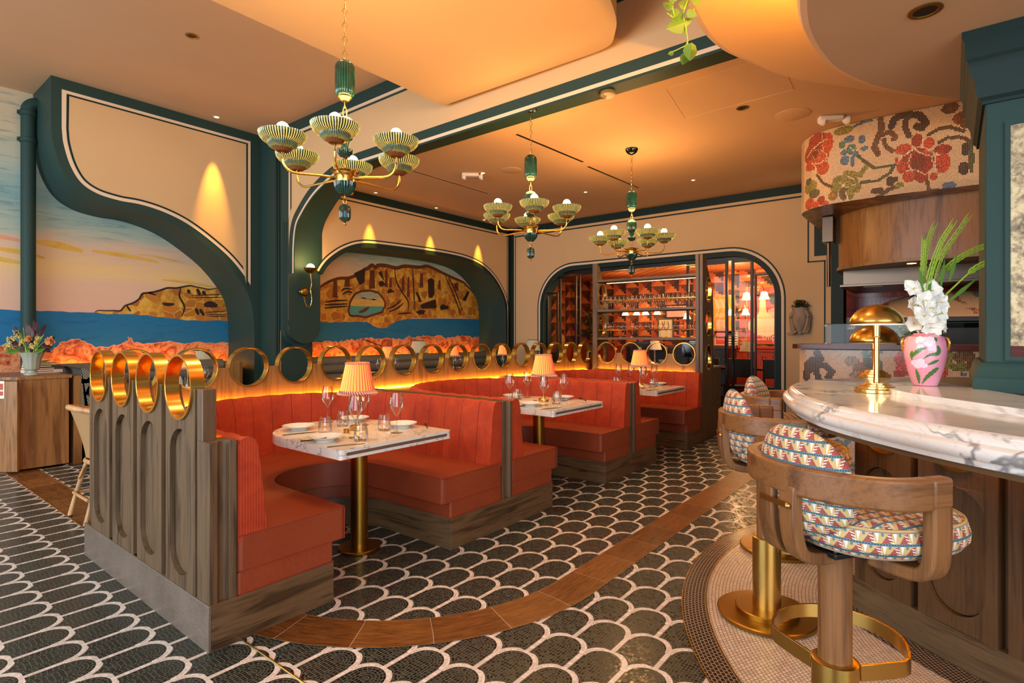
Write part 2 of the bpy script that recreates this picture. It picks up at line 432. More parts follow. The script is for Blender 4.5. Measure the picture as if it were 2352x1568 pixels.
def dkf():
    m = Mat('dark_scale_fabric', '#2e332f', .6); x, y, z = sep(coord('UV')); s = .028
    u = x/s; k = (y/(s*.55)).fl(); u = u+k*.5; fx = (u.fr()-.5)*2; fy = (y/(s*.55)).fr(); l = ((fy-(fx*fx)*.45-.3).ab() < .17)
    m.c(mixc(l, '#343a33', '#b0aa94')).bump(l, .2, .002); return m.m
M['dkf'] = dkf()
M['leather'] = plain('black_leather', '#101413', .35)
def ceramic():
    m = Mat('green_glazed_ceramic', '#134a40', .1); m.b.inputs['Coat Weight'].default_value = .5; x, y, z = sep(coord('UV'))
    n = noise(coord('Object'), 14, 3); r = ((x*22).fr()-.5).ab(); m.c(mixc(smooth(r, .33, .5), ramp(n, (.3, '#0b2a22'), (.7, '#17503f')), '#04100c')); return m.m  # dark stripes paint shade into the flute grooves
M['ceram'] = ceramic()
def ribbed(name='ribbed_green_glass', k=.13):
    """thin ribbed glass-glaze bowls: light shows through the ribs, grooves stay dark green"""
    m = Mat(name, '#7f9a72', .2); nt = m.nt; x, y, z = sep(coord('UV')); r = (((x*54).fr()-.5).ab() < .24)
    c = mixc(r, '#0f2a1e', '#7f9468'); m.c(c); m.b.inputs['Coat Weight'].default_value = .5  # pale ribs over dark grooves put some bulb light into the colour
    tr = nt.nodes.new('ShaderNodeBsdfTranslucent'); lk(mixc(r, '#1c4a30', '#e6e3a4'), tr.inputs[0])
    mx = nt.nodes.new('ShaderNodeMixShader'); lk(r*k+.04, mx.inputs[0]); lk(m.b.outputs[0], mx.inputs[1]); lk(tr.outputs[0], mx.inputs[2])
    lk(mx.outputs[0], nt.nodes['Material Output'].inputs[0]); m.bump(r, .5, .003); return m.m
M['ceram_l'] = ribbed(); M['ceram_m'] = ribbed('ribbed_dark_tier', .06)
M['ceram_b'] = plain('amber_brown_glaze', '#7a4520', .15)
M['bulb'] = glow('lit_bulb', '#ffd08a', 40)
M['bulb_s'] = glow('lit_small_bulb', '#ffc680', 22)
M['led'] = glow('warm_led_strip', '#ffa01c', 62)
M['led_b'] = glow('warm_cove_led', '#ffb238', 480)
M['lens'] = glow('downlight_lens', '#ffd28a', 8)
def glass(name, c='#ffffff', f=.04, rough=.0, k=.75):
    m = bpy.data.materials.new(name); m.use_nodes = True; X.nt = m.node_tree; nt = m.node_tree; nt.nodes.clear()
    o = nt.nodes.new('ShaderNodeOutputMaterial'); t = nt.nodes.new('ShaderNodeBsdfTransparent'); t.inputs[0].default_value = col(c)
    g = nt.nodes.new('ShaderNodeBsdfGlossy'); g.inputs['Roughness'].default_value = rough
    lw = nt.nodes.new('ShaderNodeLayerWeight'); lw.inputs[0].default_value = .35
    fac = X(lw.outputs[0])*k+f; mx = nt.nodes.new('ShaderNodeMixShader'); lk(fac, mx.inputs[0])
    lk(t.outputs[0], mx.inputs[1]); lk(g.outputs[0], mx.inputs[2]); lk(mx.outputs[0], o.inputs[0]); return m
M['glass'] = glass('clear_glass', '#fbf6f0', .03)
M['pane'] = glass('window_glass', '#f2f2ee', .0, 0, .28)
def shade(name, c1, c2, pitch, e, horiz=False):
    m = Mat(name, c1, .8); x, y, z = sep(coord('UV')); t = (y if horiz else x)/pitch
    s = t.fr(); a = mixc((s > .62), c1, c2); a = mixc(((s > .3)*(s < .4)), a, c2); m.c(a)
    n = noise(coord('UV'), 9, 2); lk(a, m.b.inputs['Emission Color']); m.b.inputs['Emission Strength'].default_value = e
    m.bump((t*2*PI).sn(), .5, .004); return m.m
M['shade'] = shade('lit_pleated_shade', '#ffae52', '#b8492a', 1/34, .95)
M['shade_hem'] = shade('striped_shade_frill', '#e0a78c', '#7a2f2c', 1/46, .25)
def pshade():
    m = Mat('woven_pattern_shade', '#cfc9b0', .8); x, y, z = sep(coord('UV')); k = (y/.03).fl(); f = ((x*60+((y/.03).fr()-.5).ab()*1.2)).fr() < .45
    a = mixc(f, '#d8cda8', '#4a4636'); m.c(a); lk(a, m.b.inputs['Emission Color']); m.b.inputs['Emission Strength'].default_value = .35; return m.m
M['shade_p'] = pshade()
def wallpaper():
    m = Mat('stepped_triangle_wallpaper', '#c0642a', .6); x, y, z = sep(coord('UV')); s = .34
    i = (x/s).fl(); u = (x/s).fr(); j = (y/s+i*.5).fl(); v = (y/s+i*.5).fr()
    st = ((u*6).fl()/6+u*.0); t = st+.08 < v
    t2 = (1-st-.08) < v
    c = mixc(t, '#c9692c', '#35160c'); c = mixc(t2*(1-t), c, '#a8481c'); c = mixc(t2*t, c, '#5c2a14')
    m.c(c); return m.m
M['paper'] = wallpaper()
M['redpanel'] = tiles('red_beadboard', ['#a83418', '#b53c1c'], .045, 3.0, '#5e1508', .4, 'yz', gw=.08)
M['redtile'] = tiles('oxblood_tile', ['#5e1a10', '#74251a', '#4a1410'], .06, .22, '#2c0c08', .2, 'yz', gw=.05)
M['redtile_s'] = tiles('terracotta_tile', ['#8c3a20', '#7a3018'], .06, .22, '#3c140b', .2, 'xz', gw=.05)
M['mirror'] = None
def antiq():
    m = Mat('antique_mirror', '#b9a98c', .25, .7); n = noise(coord('Object'), 9, 6, .7, .6); n2 = noise(coord('Object'), 38, 4, .7)
    m.c(ramp(n*.6+n2*.4, (.36, '#4e453a'), (.46, '#8b7a62'), (.56, '#c9b48c'), (.7, '#dccba4'))); m.r(.2+n*.5); return m.m
M['mirror'] = antiq()
def slate():
    return tiles('green_slate_tile', ['#4b554d', '#6a7468', '#39433c'], .115, .12, '#9b9488', .25, 'yz', gw=.04)
M['slate'] = slate()
M['leafg'] = plain('leaf_green', '#4f7a25', .45); M['leafd'] = plain('dark_leaf', '#1f3516', .5); M['leafb'] = plain('burgundy_leaf', '#3c1512', .4)
M['stemg'] = plain('fresh_green_stem', '#8cac30', .45); M['petal'] = plain('white_petal', '#f2eee4', .5, Subsurface_Weight=.15)
M['yellowf'] = plain('cream_yellow_blossom', '#d9c67c', .6); M['peach'] = plain('peach_rose_petal', '#d98852', .5)
M['terra'] = plain('grey_stone_planter', '#a5917c', .75)
M['redbr'] = wood('dark_cherry_slab', '#3a150f', '#5e281d', 'y', .25)
M['red'] = plain('red_plastic', '#c02a24', .35)
M['paperw'] = plain('paper', '#e8dcc4', .7)
def pinkv():
    m = Mat('pink_glazed_vase', '#d98aa4', .15); n = noise(coord('Object'), 5, 2); m.c(ramp(n, (.3, '#cf7f9c'), (.7, '#e6a9bc'))); m.b.inputs['Coat Weight'].default_value = .5; return m.m
M['pink'] = pinkv()
M['vgreen'] = plain('painted_green_leaf', '#3d6b35', .25); M['vlil'] = plain('painted_lilac_petal', '#d9c4d8', .25); M['vgold'] = plain('gold_trim', '#c9973e', .25, .8)
def stripm():
    m = Mat('plank_border', '#7a4a22', .35); x, y, z = sep(coord('UV')); j = ((x/.335).fr()-.5).ab() > .4955
    v = coord('UV', (2.2, 3.6, 1)); n = noise(v, 2.2, 6, .7, 1.4); n2 = noise(coord('UV', (6, 34, 1)), 1.5, 4, .7); k = ((x/.335).fl()).rnd()
    e = (y-.5).ab() > .494
    c = ramp((n-.5)*1.1+(n2-.5)*1.3+k*.28+.38, (.15, '#2a1508'), (.45, '#633a16'), (.85, '#8f5f2c')); m.c(mixc(j.mx(e), c, '#b79a7c')); return m.m
M['strip'] = stripm()
# ================================================================ the room
mb = MB(); mb.box(-4.5, 13.2, -7, 9.6, -.12, 0); struct('floor', mb, M['floor'])
# plank border set into the mosaic
path = [(1.305, 9.1), (1.305, 6), (1.305, 2.83)]+arc(2.55, 2.83, 1.24, 180, 270, 26)[1:]+[(4, 1.59), (9.0, 1.59)]
def ribbon(path, w, z0, z1, n=None):
    mb = MB(); P = []; s = 0; D = [0]
    for a, b in zip(path, path[1:]): s += math.dist(a, b); D.append(s)
    A = offs(path, w/2); B = offs(path, -w/2); k = len(path)
    vs = [(p[0], p[1], z1) for p in A]+[(p[0], p[1], z1) for p in B]
    uv = [(D[i], 0) for i in range(k)]+[(D[i], 1) for i in range(k)]
    mb.add(vs, [(i, i+1, k+i+1, k+i) for i in range(k-1)], 0, uv); return mb
struct('trim_1', ribbon(path, .23, 0, .003), M['strip'])
mb = MB(); mb.tube([(1.188, 9.1, .003), (1.188, -2, .003)], .004, 6); mb.tube([(1.424, 9.1, .003), (1.424, 4.3, .003)], .003, 6)
struct('trim_2', mb, M['brass'])
BC = (3.507, -.874)
mb = MB(); mb.prism(arc(*BC, 1.975, 0, 359, 90), .001, .004)
struct('floor_bar_mosaic', mb, tiles('white_mosaic', ['#cdb9a4', '#dccab6', '#c2ae9a'], .02, .0165, '#7a6656', .22, c=BC))
mb = MB(); A = arc(*BC, 2.09, 0, 356, 89); B = arc(*BC, 1.975, 0, 356, 89); n = 90
mb.add([(p[0], p[1], .004) for p in A+B], [(i, (i+1) % n, n+(i+1) % n, n+i) for i in range(n)])
struct('floor_bar_ring', mb, tiles('dark_mosaic_ring', ['#241610', '#352217', '#1a110c'], .024, .0165, '#a08e7c', .2, c=BC))
mb = MB()
for r in (2.093, 1.973): mb.tube([(p[0], p[1], .003) for p in arc(*BC, r, 0, 356, 89)], .0035, 6, closed=True)
struct('trim_3', mb, M['brass'])
# ceilings: high one over the entrance, lower one beyond the beam
mb = MB(); mb.box(-4.5, 4.3, -7, 9.6, 4.40, 4.5); struct('ceiling', mb, M['cream2'])
mb = MB(); mb.box(4.7, 9.5, -7, 7.5, 3.66, 3.76); struct('ceiling_far', mb, M['cream2'])
# dropped panel hung under the high ceiling against the beam
P = [(-3, 4.253), (4.19, 4.253), (4.225, 2.40)]+[(4.19, 2.26), (4.06, 2.15), (3.85, 2.03), (3.4, 1.9), (2.6, 1.75), (-3, 1.6)]
P = P[:3]+cr(P[2:], 4)[1:]
mb = MB(); mb.prism(P, 3.81, 4.42); struct('ceiling_panel', mb, M['cream'], bevel=.015)
# access hatch line in far ceiling
mb = MB()
Q = [(5.02, 1.35), (5.04, 2.30), (5.75, 2.05), (6.15, 1.10)]
Q = [(4.95, 2.09), (5.76, 2.22), (5.71, 1.16), (4.92, 1.12)]
struct('trim_4', MB().tube([(a, b, 3.66) for a, b in Q], .003, 4, closed=True), M['cream'])
# ---- beam wall with the arch
arch = cr([(7.477, 2.25), (7.466, 2.676), (7.396, 2.98), (7.224, 3.173), (6.949, 3.374), (6.633, 3.515), (6.237, 3.625), (5.866, 3.657)], 5)
out = [(8.30, 0), (7.69, 0), (7.69, 1.44), (7.477, 1.44)]+arch+[(-7, 3.657), (-7, 4.45), (8.30, 4.45)]
struct('wall_beam', MB().prism(out, 4.262, 4.772, 'x', 0, 1), [M['cream'], M['green']])
fx = lambda p: (4.2585, p[0], p[1])
fx2 = lambda p: (4.2575, p[0], p[1])
mb = MB(); A = arch+[(-7, 3.657)]
stripe(mb, A, 0, .10, fx); stripe(mb, A, .135, .158, fx)
top = [(8.28, 4.40), (-7, 4.40)]
stripe(mb, top, -.0, .15, fx); stripe(mb, top, .19, .215, fx)
# flat side of the pier with its mouldings
mb.add([fx2(p) for p in ((8.27, 0), (7.70, 0), (7.70, 1.44), (7.477, 1.44), (7.477, 2.3), (7.47, 3.9), (7.47, 4.4), (8.27, 4.4))], [tuple(range(8))])
struct('trim_5', mb, M['green'])
mb = MB()
stripe(mb, A, .10, .135, fx)
lp = [(7.455, 2.95), (7.455, 4.18), (-7, 4.18)]
mb.add([(4.2570, y, z) for y, z in ((7.47, 3.02), (7.435, 3.11), (7.435, 4.25), (7.47, 4.25))], [(0, 1, 2, 3)])
mb.add([(4.2570, y, z) for y, z in ((7.47, 4.25), (7.47, 4.215), (-7, 4.215), (-7, 4.25))], [(0, 1, 2, 3)])
struct('trim_6', mb, M['line_lt'])
mb = MB(); mb.add([(4.2568, y, z) for y, z in ((7.42, 3.14), (7.398, 3.19), (7.398, 4.20), (7.42, 4.20))], [(0, 1, 2, 3)])
struct('trim_7', mb, M['green_dk'])
mb = MB()
for y0, y1, t in ((8.27, 8.05, .0), (7.80, 7.765, .03), (7.735, 7.70, .03), (7.60, 7.575, .012), (7.54, 7.515, .012)):
    if t: mb.box(4.262-t, 4.27, y1, y0, 0 if t > .02 else 1.44, 4.4 if t > .02 else 3.0)
struct('trim_8', mb, M['green_dk'], bevel=.008)
# raised two-step boss on the jamb, rounded at its foot
def boss(x0, x1, z0, z1, y0, y1):
    c = (x0+x1)/2; r = (x1-x0)/2
    return MB().prism([(x1, z1), (x0, z1)]+arc(c, z0+r, r, 180, 360, 20), y0, y1, 'y', smooth=True)
struct('trim_9', boss(4.262, 4.772, 1.18, 1.6, 7.57, 7.70), M['green'], bevel=.012)
struct('trim_10', boss(4.262, 4.772, 1.24, 1.6, 7.474, 7.57), M['green'], bevel=.012)
# ---- S-curved wall over the first mural
Sc = cr([(1.737, 3.802), (1.757, 3.604), (1.83, 3.341), (1.954, 3.135), (2.148, 3.015), (2.407, 2.966), (2.637, 2.96), (2.889, 2.915), (3.156, 2.815), (3.438, 2.64), (3.738, 2.40), (3.991, 2.09), (4.102, 1.85), (4.140, 1.60), (4.150, 1.3)], 5)
out = [(1.737, 4.45)]+Sc+[(4.15, 0), (4.8, 0), (4.8, 4.45)]
struct('wall_left', MB().prism(out, 8.25, 9.1, 'y', 0, 0, smooth=False), [M['green']])
fy = lambda p: (p[0], 8.2475, p[1])
Si = offs(Sc, .10)
inner = [(1.835, 4.27), (4.09, 4.27)]
cut = [p for p in Si if p[0] < 4.09-.02]
k = next((i for i, p in enumerate(Si) if p[0] >= 4.085), len(Si)-1)
cut = Si[:k]+[(4.09, Si[k-1][1]-.03)]
fld = [(1.837, 4.27)]+cut+[(4.09, 4.27)]
def inset(P, d): return offs(P, d, True)
mb = MB(); mb.prism(fld, 8.2475, 8.25, 'y'); struct('trim_11', mb, M['line_lt'])
f2 = [(1.882, 4.232)]+[p for p in offs(Sc, .142) if p[0] < 4.045]+[(4.05, 2.07), (4.05, 4.232)]
struct('trim_12', MB().prism(f2, 8.2455, 8.2475, 'y'), M['green_dk'])
f3 = [(1.908, 4.21)]+[p for p in offs(Sc, .166) if p[0] < 4.02]+[(4.024, 2.135), (4.024, 4.21)]
struct('trim_13', MB().prism(f3, 8.2435, 8.2455, 'y'), M['cream'])
# ---- wall beyond the beam with the niche of the second mural
Nc = cr([(4.60, 1.7), (4.66, 2.05), (4.757, 2.243), (4.871, 2.415), (5.026, 2.553), (5.219, 2.672), (5.452, 2.76), (5.767, 2.80), (6.636, 2.825), (7.408, 2.832), (7.968, 2.80), (8.414, 2.70), (8.775, 2.488), (9.036, 2.20), (9.135, 1.95), (9.154, 1.6)], 5)
Nv = [p for p in Nc if p[0] >= 4.765]
out = [(4.765, 3.76)]+Nv+[(9.154, 0), (9.40, 0), (9.40, 3.76)]
struct('wall_left_far', MB().prism(out, 7.43, 8.2, 'y', 0, 1), [M['cream'], M['green']])
fy = lambda p: (p[0], 7.4275, p[1])
mb = MB(); Nv2 = Nv+[(9.154, .0)]
stripe(mb, Nv2, 0, .075, fy); stripe(mb, Nv2, .108, .13, fy)
stripe(mb, [(4.77, 3.66), (9.34, 3.66)], -.13, 0, fy); stripe(mb, [(4.77, 3.47), (9.26, 3.47)], 0, .022, fy)
mb.add([fy(p) for p in ((9.24, 0), (9.34, 0), (9.34, 3.6), (9.24, 3.6))], [(0, 1, 2, 3)])
mb.add([fy(p) for p in ((9.195, 1.9), (9.212, 1.9), (9.212, 3.47), (9.195, 3.47))], [(0, 1, 2, 3)])
struct('trim_14', mb, M['green_dk'])
mb = MB(); stripe(mb, Nv2, .075, .108, fy); struct('trim_15', mb, M['line_lt'])
# ---- end wall with the rounded opening of the private room
def rrect(y0, y1, z1, r, z0=0): return [(y0, z0)]+[(y0, z1-r)]+arc(y0+r, z1-r, r, 180, 90, 14)[1:]+arc(y1-r, z1-r, r, 90, 0, 14)+[(y1, z0)]
op = rrect(2.16, 6.58, 2.66, .72)
out = [(1.24, 0)]+op+[(7.45, 0), (7.45, 3.76), (1.24, 3.76)]
struct('wall_end', MB().prism(out, 9.344, 9.62, 'x', 0, 1), [M['cream'], M['green']])
fx = lambda p: (9.341, p[0], p[1])
mb = MB(); stripe(mb, op, 0, -.14, fx) if 0 else None
opo = op
stripe(mb, opo, 0, .085, fx); stripe(mb, opo, .125, .15, fx)
stripe(mb, [(1.0, 3.66), (7.43, 3.66)], -.13, 0, fx); stripe(mb, [(1.0, 3.46), (7.34, 3.46)], 0, .025, fx)
mb.add([fx(p) for p in ((7.35, 0), (7.43, 0), (7.43, 3.6), (7.35, 3.6))], [(0, 1, 2, 3)])
mb.add([fx(p) for p in ((7.30, 0), (7.318, 0), (7.318, 3.46), (7.30, 3.46))], [(0, 1, 2, 3)])
mb.add([fx(p) for p in ((1.24, 0), (1.40, 0), (1.40, 2.55), (1.62, 2.55), (1.62, 3.6), (1.24, 3.6))], [tuple(range(6))])
mb.box(9.339, 9.343, 1.47, 1.49, 0, 2.48); mb.box(9.339, 9.343, 1.47, 1.71, 2.46, 2.48); mb.box(9.339, 9.343, 1.69, 1.71, 2.46, 3.45)
struct('trim_16', mb, M['green_dk'])
mb = MB(); stripe(mb, opo, .085, .125, fx); struct('trim_17', mb, M['line_lt'])
# street-side shell, out of view
mb = MB(); mb.box(-4.5, 9.5, 9.1, 9.25, 0, 4.45)
struct('wall_mural', mb, M['cream'])
# ================================================================ murals
def mur(name, cs):   # painterly colour
    m = Mat(name, cs[0], .75); v = coord('Object', (1.0, 1, 4.5)); n = noise(v, 2.2, 6, .65, .8)
    m.c(ramp(n, *[(.3+.4*i/(len(cs)-1), c) for i, c in enumerate(cs)])); return m.m
def skym(name, y0):
    m = Mat(name, '#b7b3a4', .8); x, y, z = sep(coord('Object'))
    v = coord('Object', (.55, 1, 3.2)); n = noise(v, 1.5, 6, .6, .7); n2 = noise(coord('Object', (.9, 1, 7)), 2.6, 5, .62, .5)
    t = (z-y0)/2.9+(n-.5)*.22
    a = ramp(t, (0, '#dcb49c'), (.13, '#dfbb9c'), (.2, '#e6c486'), (.29, '#d8b89c'), (.37, '#abb8a6'), (.5, '#83a8a8'), (.62, '#a6b8aa'), (.78, '#c8bc9c'), (1, '#c8b89a'))
    m.c(mixc(smooth(n2, .5, .68)*smooth(t, .24, .45)*.5, a, '#4f7a80')); return m.m
SKY = skym('mural_sky', 1.66); SEA = mur('mural_sea', ['#075a86', '#0b70a2', '#0e6894'])
def cliffm():
    m = Mat('mural_cliff', '#b5832f', .7); v = coord('Object', (1, 1, 1.0)); d = voro(v, 7.5, 'DISTANCE_TO_EDGE'); cc = voro(v, 7.5, 'F1', 'Color')
    n = noise(v, 6, 5, .7); pr = X(sep(cc.v)[0].v); c = ramp(n, (.3, '#a06c20'), (.5, '#d09c34'), (.7, '#e4b850'))
    dark = mixc(pr, '#8a4c18', '#bb7622'); c = mixc((d > .045)*(pr > .45), c, dark); m.c(c); return m.m
CLF = cliffm(); BRN = mur('mural_brown', ['#4a1f0e', '#6b3312', '#351a10'])
def rockm():
    m = Mat('mural_red_rocks', '#b4502a', .7); v = coord('Object'); n = noise(v, 5, 7, .75, 1.5); n2 = noise(v, 14, 4, .7)
    c = ramp(n, (.34, '#6a2414'), (.43, '#a84a2a'), (.5, '#d07c4c'), (.58, '#dca070'), (.68, '#96402e'))
    m.c(mixc(smooth(n2, .6, .7)*.5, c, '#7c7a5a')); return m.m
ROK = rockm(); DRK = plain('mural_dark_stroke', '#2a1710', .7); TEA = plain('mural_teal_water', '#4f9a96', .7); PNK = plain('mural_pink_edge', '#d99a78', .7)
YEL = mur('mural_yellow_cloud', ['#cf9a3a', '#dcb24e', '#d9a868'])
MM = [SKY, SEA, CLF, ROK, DRK, TEA, PNK, YEL, BRN, mur('mural_grey_cloud', ['#8fa39a', '#a9ae92', '#7d9696'])]
def wob(P, a=.012, k=5, seed=1):
    rn = random.Random(seed); return [(x+rn.uniform(-a, a), z+rn.uniform(-a, a)) for x, z in cr(P, k)]
def layer(mb, P, y, mi): mb.add([(x, y, z) for x, z in P], [tuple(range(len(P)))], mi)
def strokes(mb, L, y, w, mi=4):
    for P in L:
        P = cr(P, 4); n = len(P); A = []; B = []
        for i, (p, a, b) in enumerate(zip(P, offs(P, 1), offs(P, -1))):
            t = w*(.35+.65*sin(PI*min(1, (i+.6)/n)))
            A.append((p[0]+(a[0]-p[0])*t, p[1]+(a[1]-p[1])*t)); B.append((p[0]+(b[0]-p[0])*t, p[1]+(b[1]-p[1])*t))
        mb.add([(q[0], y, q[1]) for q in A+B], [(i, i+1, n+i+1, n+i) for i in range(n-1)], mi)
mb = MB(); Y = 9.094
layer(mb, [(-.6, .01), (4.2, .01), (4.2, 4.42), (-.6, 4.42)], Y, 0)
for (x, z, l, t, c) in ((1.75, 2.55, .5, .045, 7), (2.35, 2.5, .8, .03, 7), (1.35, 2.42, .5, .03, 7), (2.9, 2.52, .6, .012, 7), (.9, 2.6, .8, .03, 6), (1.0, 2.32, .7, .03, 7), (3.2, 2.18, .8, .02, 7)):
    strokes(mb, [[(x, z), (x+l*.5, z-.02), (x+l, z-.07)]], Y-.0008, t, c)
sea = wob([(-.6, 1.69), (1.4, 1.675), (2.3, 1.668), (4.2, 1.66)], .006, 12, 2)
layer(mb, [(-.6, .01), (4.2, .01)]+sea[::-1], Y-.0016, 1)
cl = wob([(2.384, 1.675), (2.45, 1.70), (2.568, 1.70), (2.68, 1.715), (2.748, 1.79), (2.88, 1.86), (2.94, 1.95), (3.018, 1.985), (3.15, 2.01), (3.273, 2.06), (3.42, 2.08), (3.554, 2.125), (3.65, 2.11), (3.793, 2.09), (3.95, 2.10), (4.2, 2.18)], .008, 4, 3)
clb = wob([(4.2, 1.60), (3.9, 1.60), (3.6, 1.59), (3.3, 1.62), (3.0, 1.65), (2.7, 1.66), (2.45, 1.66)], .008, 4, 4)
layer(mb, cl+clb, Y-.0024, 2)
strokes(mb, [[p for p in cl[::3]], [(3.45, 2.08), (3.43, 1.95), (3.50, 1.8), (3.47, 1.66)], [(2.75, 1.78), (2.80, 1.70)], [(3.02, 1.98), (3.12, 1.95)]], Y-.0032, .014)
strokes(mb, [[(3.20, 1.83), (3.28, 1.82), (3.36, 1.83)], [(3.55, 2.06), (3.57, 2.0)], [(3.68, 2.08), (3.72, 1.98)], [(3.76, 2.05), (3.8, 1.99)], [(3.66, 1.78), (3.70, 1.68)], [(3.72, 1.77), (3.78, 1.67)]], Y-.0034, .026)
strokes(mb, [[(3.6, 1.97), (3.9, 2.0), (4.1, 2.02)], [(3.62, 1.94), (4.1, 1.97)], [(3.8, 1.72), (4.1, 1.75)], [(3.82, 1.69), (4.12, 1.70)], [(3.85, 1.66), (4.12, 1.67)]], Y-.0034, .008)
strokes(mb, [[(3.78, 1.83), (3.88, 1.85), (3.98, 1.83)]], Y-.0036, .05)
fg = wob([(-.6, 1.24), (1.2, 1.24), (1.55, 1.23), (1.7, 1.17), (1.9, 1.15), (2.0, 1.25), (2.2, 1.30), (2.4, 1.20), (2.6, 1.22), (2.75, 1.27), (2.78, 1.33), (2.85, 1.26), (3.05, 1.24), (3.3, 1.27), (3.5, 1.23), (3.7, 1.26), (3.85, 1.24), (4.2, 1.26)], .012, 6, 5)
layer(mb, [(-.6, .01), (4.2, .01)]+fg[::-1], Y-.0032, 3); strokes(mb, [fg], Y-.0038, .006, 6)
tag(obj('mural', mb, MM), 'painted seascape mural with small rocky headland on the left wall', 'mural')
mb = MB(); Y = 8.185
layer(mb, [(4.8, .3), (9.3, .3), (9.3, 3.0), (4.8, 3.0)], Y, 0)
layer(mb, [(4.5, .3), (9.3, .3), (9.3, 1.735), (7.9, 1.71), (4.5, 1.60)], Y-.0008, 1)
cl = wob([(4.7, 2.1), (5.1, 2.14), (5.259, 2.174), (5.359, 2.256), (5.582, 2.333), (5.832, 2.385), (6.055, 2.498), (6.169, 2.556), (6.266, 2.621), (6.365, 2.599), (6.465, 2.657), (6.774, 2.63), (7.033, 2.689), (7.486, 2.699), (7.677, 2.744), (8.047, 2.643), (8.4, 2.56), (8.71, 2.473), (8.85, 2.368), (9.1, 2.2), (9.3, 2.0)], .012, 5, 6)
clb = wob([(9.3, 1.73), (8.5, 1.74), (7.922, 1.72), (7.4, 1.71), (6.989, 1.67), (6.75, 1.60), (6.62, 1.52), (6.45, 1.50), (6.28, 1.54), (6.15, 1.60), (5.8, 1.60), (5.4, 1.58), (4.7, 1.58)], .01, 4, 7)
layer(mb, cl+clb, Y-.0016, 2)
strokes(mb, [cl[::4]], Y-.0024, .035, 8)
hole = wob([(6.05, 2.12), (6.17, 2.15), (6.286, 2.142), (6.40, 2.12), (6.485, 2.045), (6.53, 1.98), (6.536, 1.90), (6.47, 1.81), (6.365, 1.768), (6.25, 1.75), (6.169, 1.714), (6.0, 1.725), (5.81, 1.734), (5.80, 1.84), (5.832, 1.95), (5.906, 2.06), (5.98, 2.1)], .008, 3, 8)
ho = offs(hole, -.04, True); ho2 = offs(hole, .04, True)
ho = ho if abs(max(p[0] for p in ho)) > max(p[0] for p in hole) else ho2
layer(mb, ho, Y-.0030, 8); layer(mb, hole, Y-.0036, 7)
layer(mb, [p for p in hole if p[1] < 1.90], Y-.0042, 5); layer(mb, [p for p in hole if p[1] > 2.035], Y-.0042, 9)
strokes(mb, [[(5.9, 2.0), (6.15, 2.03), (6.45, 1.99)], [(6.0, 2.05), (6.2, 2.0), (6.4, 2.03)]], Y-.0050, .015, 9)
strokes(mb, [[(5.98, 1.77), (6.1, 1.81), (6.2, 1.87)]], Y-.0048, .03, 8)
strokes(mb, [[(6.78, 2.64), (6.82, 2.40), (6.95, 2.20), (7.12, 2.0), (7.10, 1.80)], [(7.22, 2.66), (7.25, 2.3), (7.28, 1.85)], [(6.85, 1.77), (7.05, 1.79), (7.2, 1.80)], [(5.3, 1.92), (5.5, 1.95), (5.75, 1.97)], [(5.3, 1.87), (5.75, 1.91)], [(5.3, 1.82), (5.75, 1.87)],
    [(5.62, 2.12), (5.7, 2.17), (5.85, 2.17)], [(5.65, 2.07), (5.75, 2.12), (5.85, 2.11)], [(8.1, 2.6), (8.3, 2.3), (8.5, 1.95), (8.55, 1.8)], [(8.2, 2.58), (8.4, 2.3), (8.62, 1.9)], [(6.6, 1.85), (6.8, 1.93), (6.95, 2.05)], [(6.65, 1.80), (6.85, 1.88), (7.0, 1.98)]], Y-.0040, .016)
for P in ([(7.62, 2.48), (7.72, 2.52), (7.80, 2.48), (7.8, 2.2), (7.74, 2.12), (7.64, 2.12)], [(7.45, 1.98), (7.6, 2.03), (7.84, 2.1), (7.86, 1.92), (7.5, 1.89), (7.42, 1.92)], [(7.3, 2.2), (7.36, 2.22), (7.46, 2.03), (7.4, 2.02)], [(8.62, 2.12), (8.78, 2.33), (8.84, 2.30), (8.72, 2.1)],
          [(7.3, 1.82), (7.42, 1.87), (7.55, 1.86), (7.52, 1.79), (7.4, 1.77)], [(5.88, 2.45), (6.02, 2.52), (6.12, 2.55), (6.1, 2.3), (6.0, 2.25)], [(6.62, 2.2), (6.68, 2.24), (6.78, 2.18), (6.62, 2.14)], [(6.40, 2.5), (6.48, 2.56), (6.55, 2.35), (6.5, 2.4)], [(6.41, 2.33), (6.5, 2.37), (6.58, 2.3), (6.44, 2.25)],
          [(7.95, 1.95), (8.02, 2.01), (8.2, 1.97), (8.2, 1.92), (7.98, 1.88)]):
    layer(mb, P, Y-.0046, 4)
for x0, x1, z0, z1 in ((6.55, 6.62, 2.25, 2.6), (6.65, 6.72, 2.25, 2.45), (6.2, 6.33, 2.2, 2.55), (5.45, 5.55, 2.0, 2.3), (6.95, 7.02, 2.2, 2.5), (7.08, 7.15, 2.1, 2.5), (7.4, 7.5, 2.3, 2.6), (7.9, 7.98, 2.3, 2.5), (5.68, 5.8, 2.2, 2.35), (8.35, 8.5, 2.3, 2.48)):
    layer(mb, [(x0, z0), (x1, z0+.01), (x1-.01, z1), (x0+.02, z1-.02)], Y-.0044, 8)
fg = wob([(4.7, 1.25), (5.26, 1.26), (5.62, 1.257), (5.75, 1.29), (5.98, 1.286), (6.1, 1.31), (6.566, 1.307), (6.8, 1.30), (6.989, 1.28), (7.121, 1.348), (7.3, 1.32), (7.51, 1.36), (7.7, 1.34), (7.922, 1.358), (8.175, 1.311), (8.573, 1.367), (8.9, 1.33), (9.3, 1.345)], .018, 8, 9)
layer(mb, [(4.7, .3), (9.3, .3)]+fg[::-1], Y-.0040, 3); strokes(mb, [fg], Y-.0046, .006, 6)
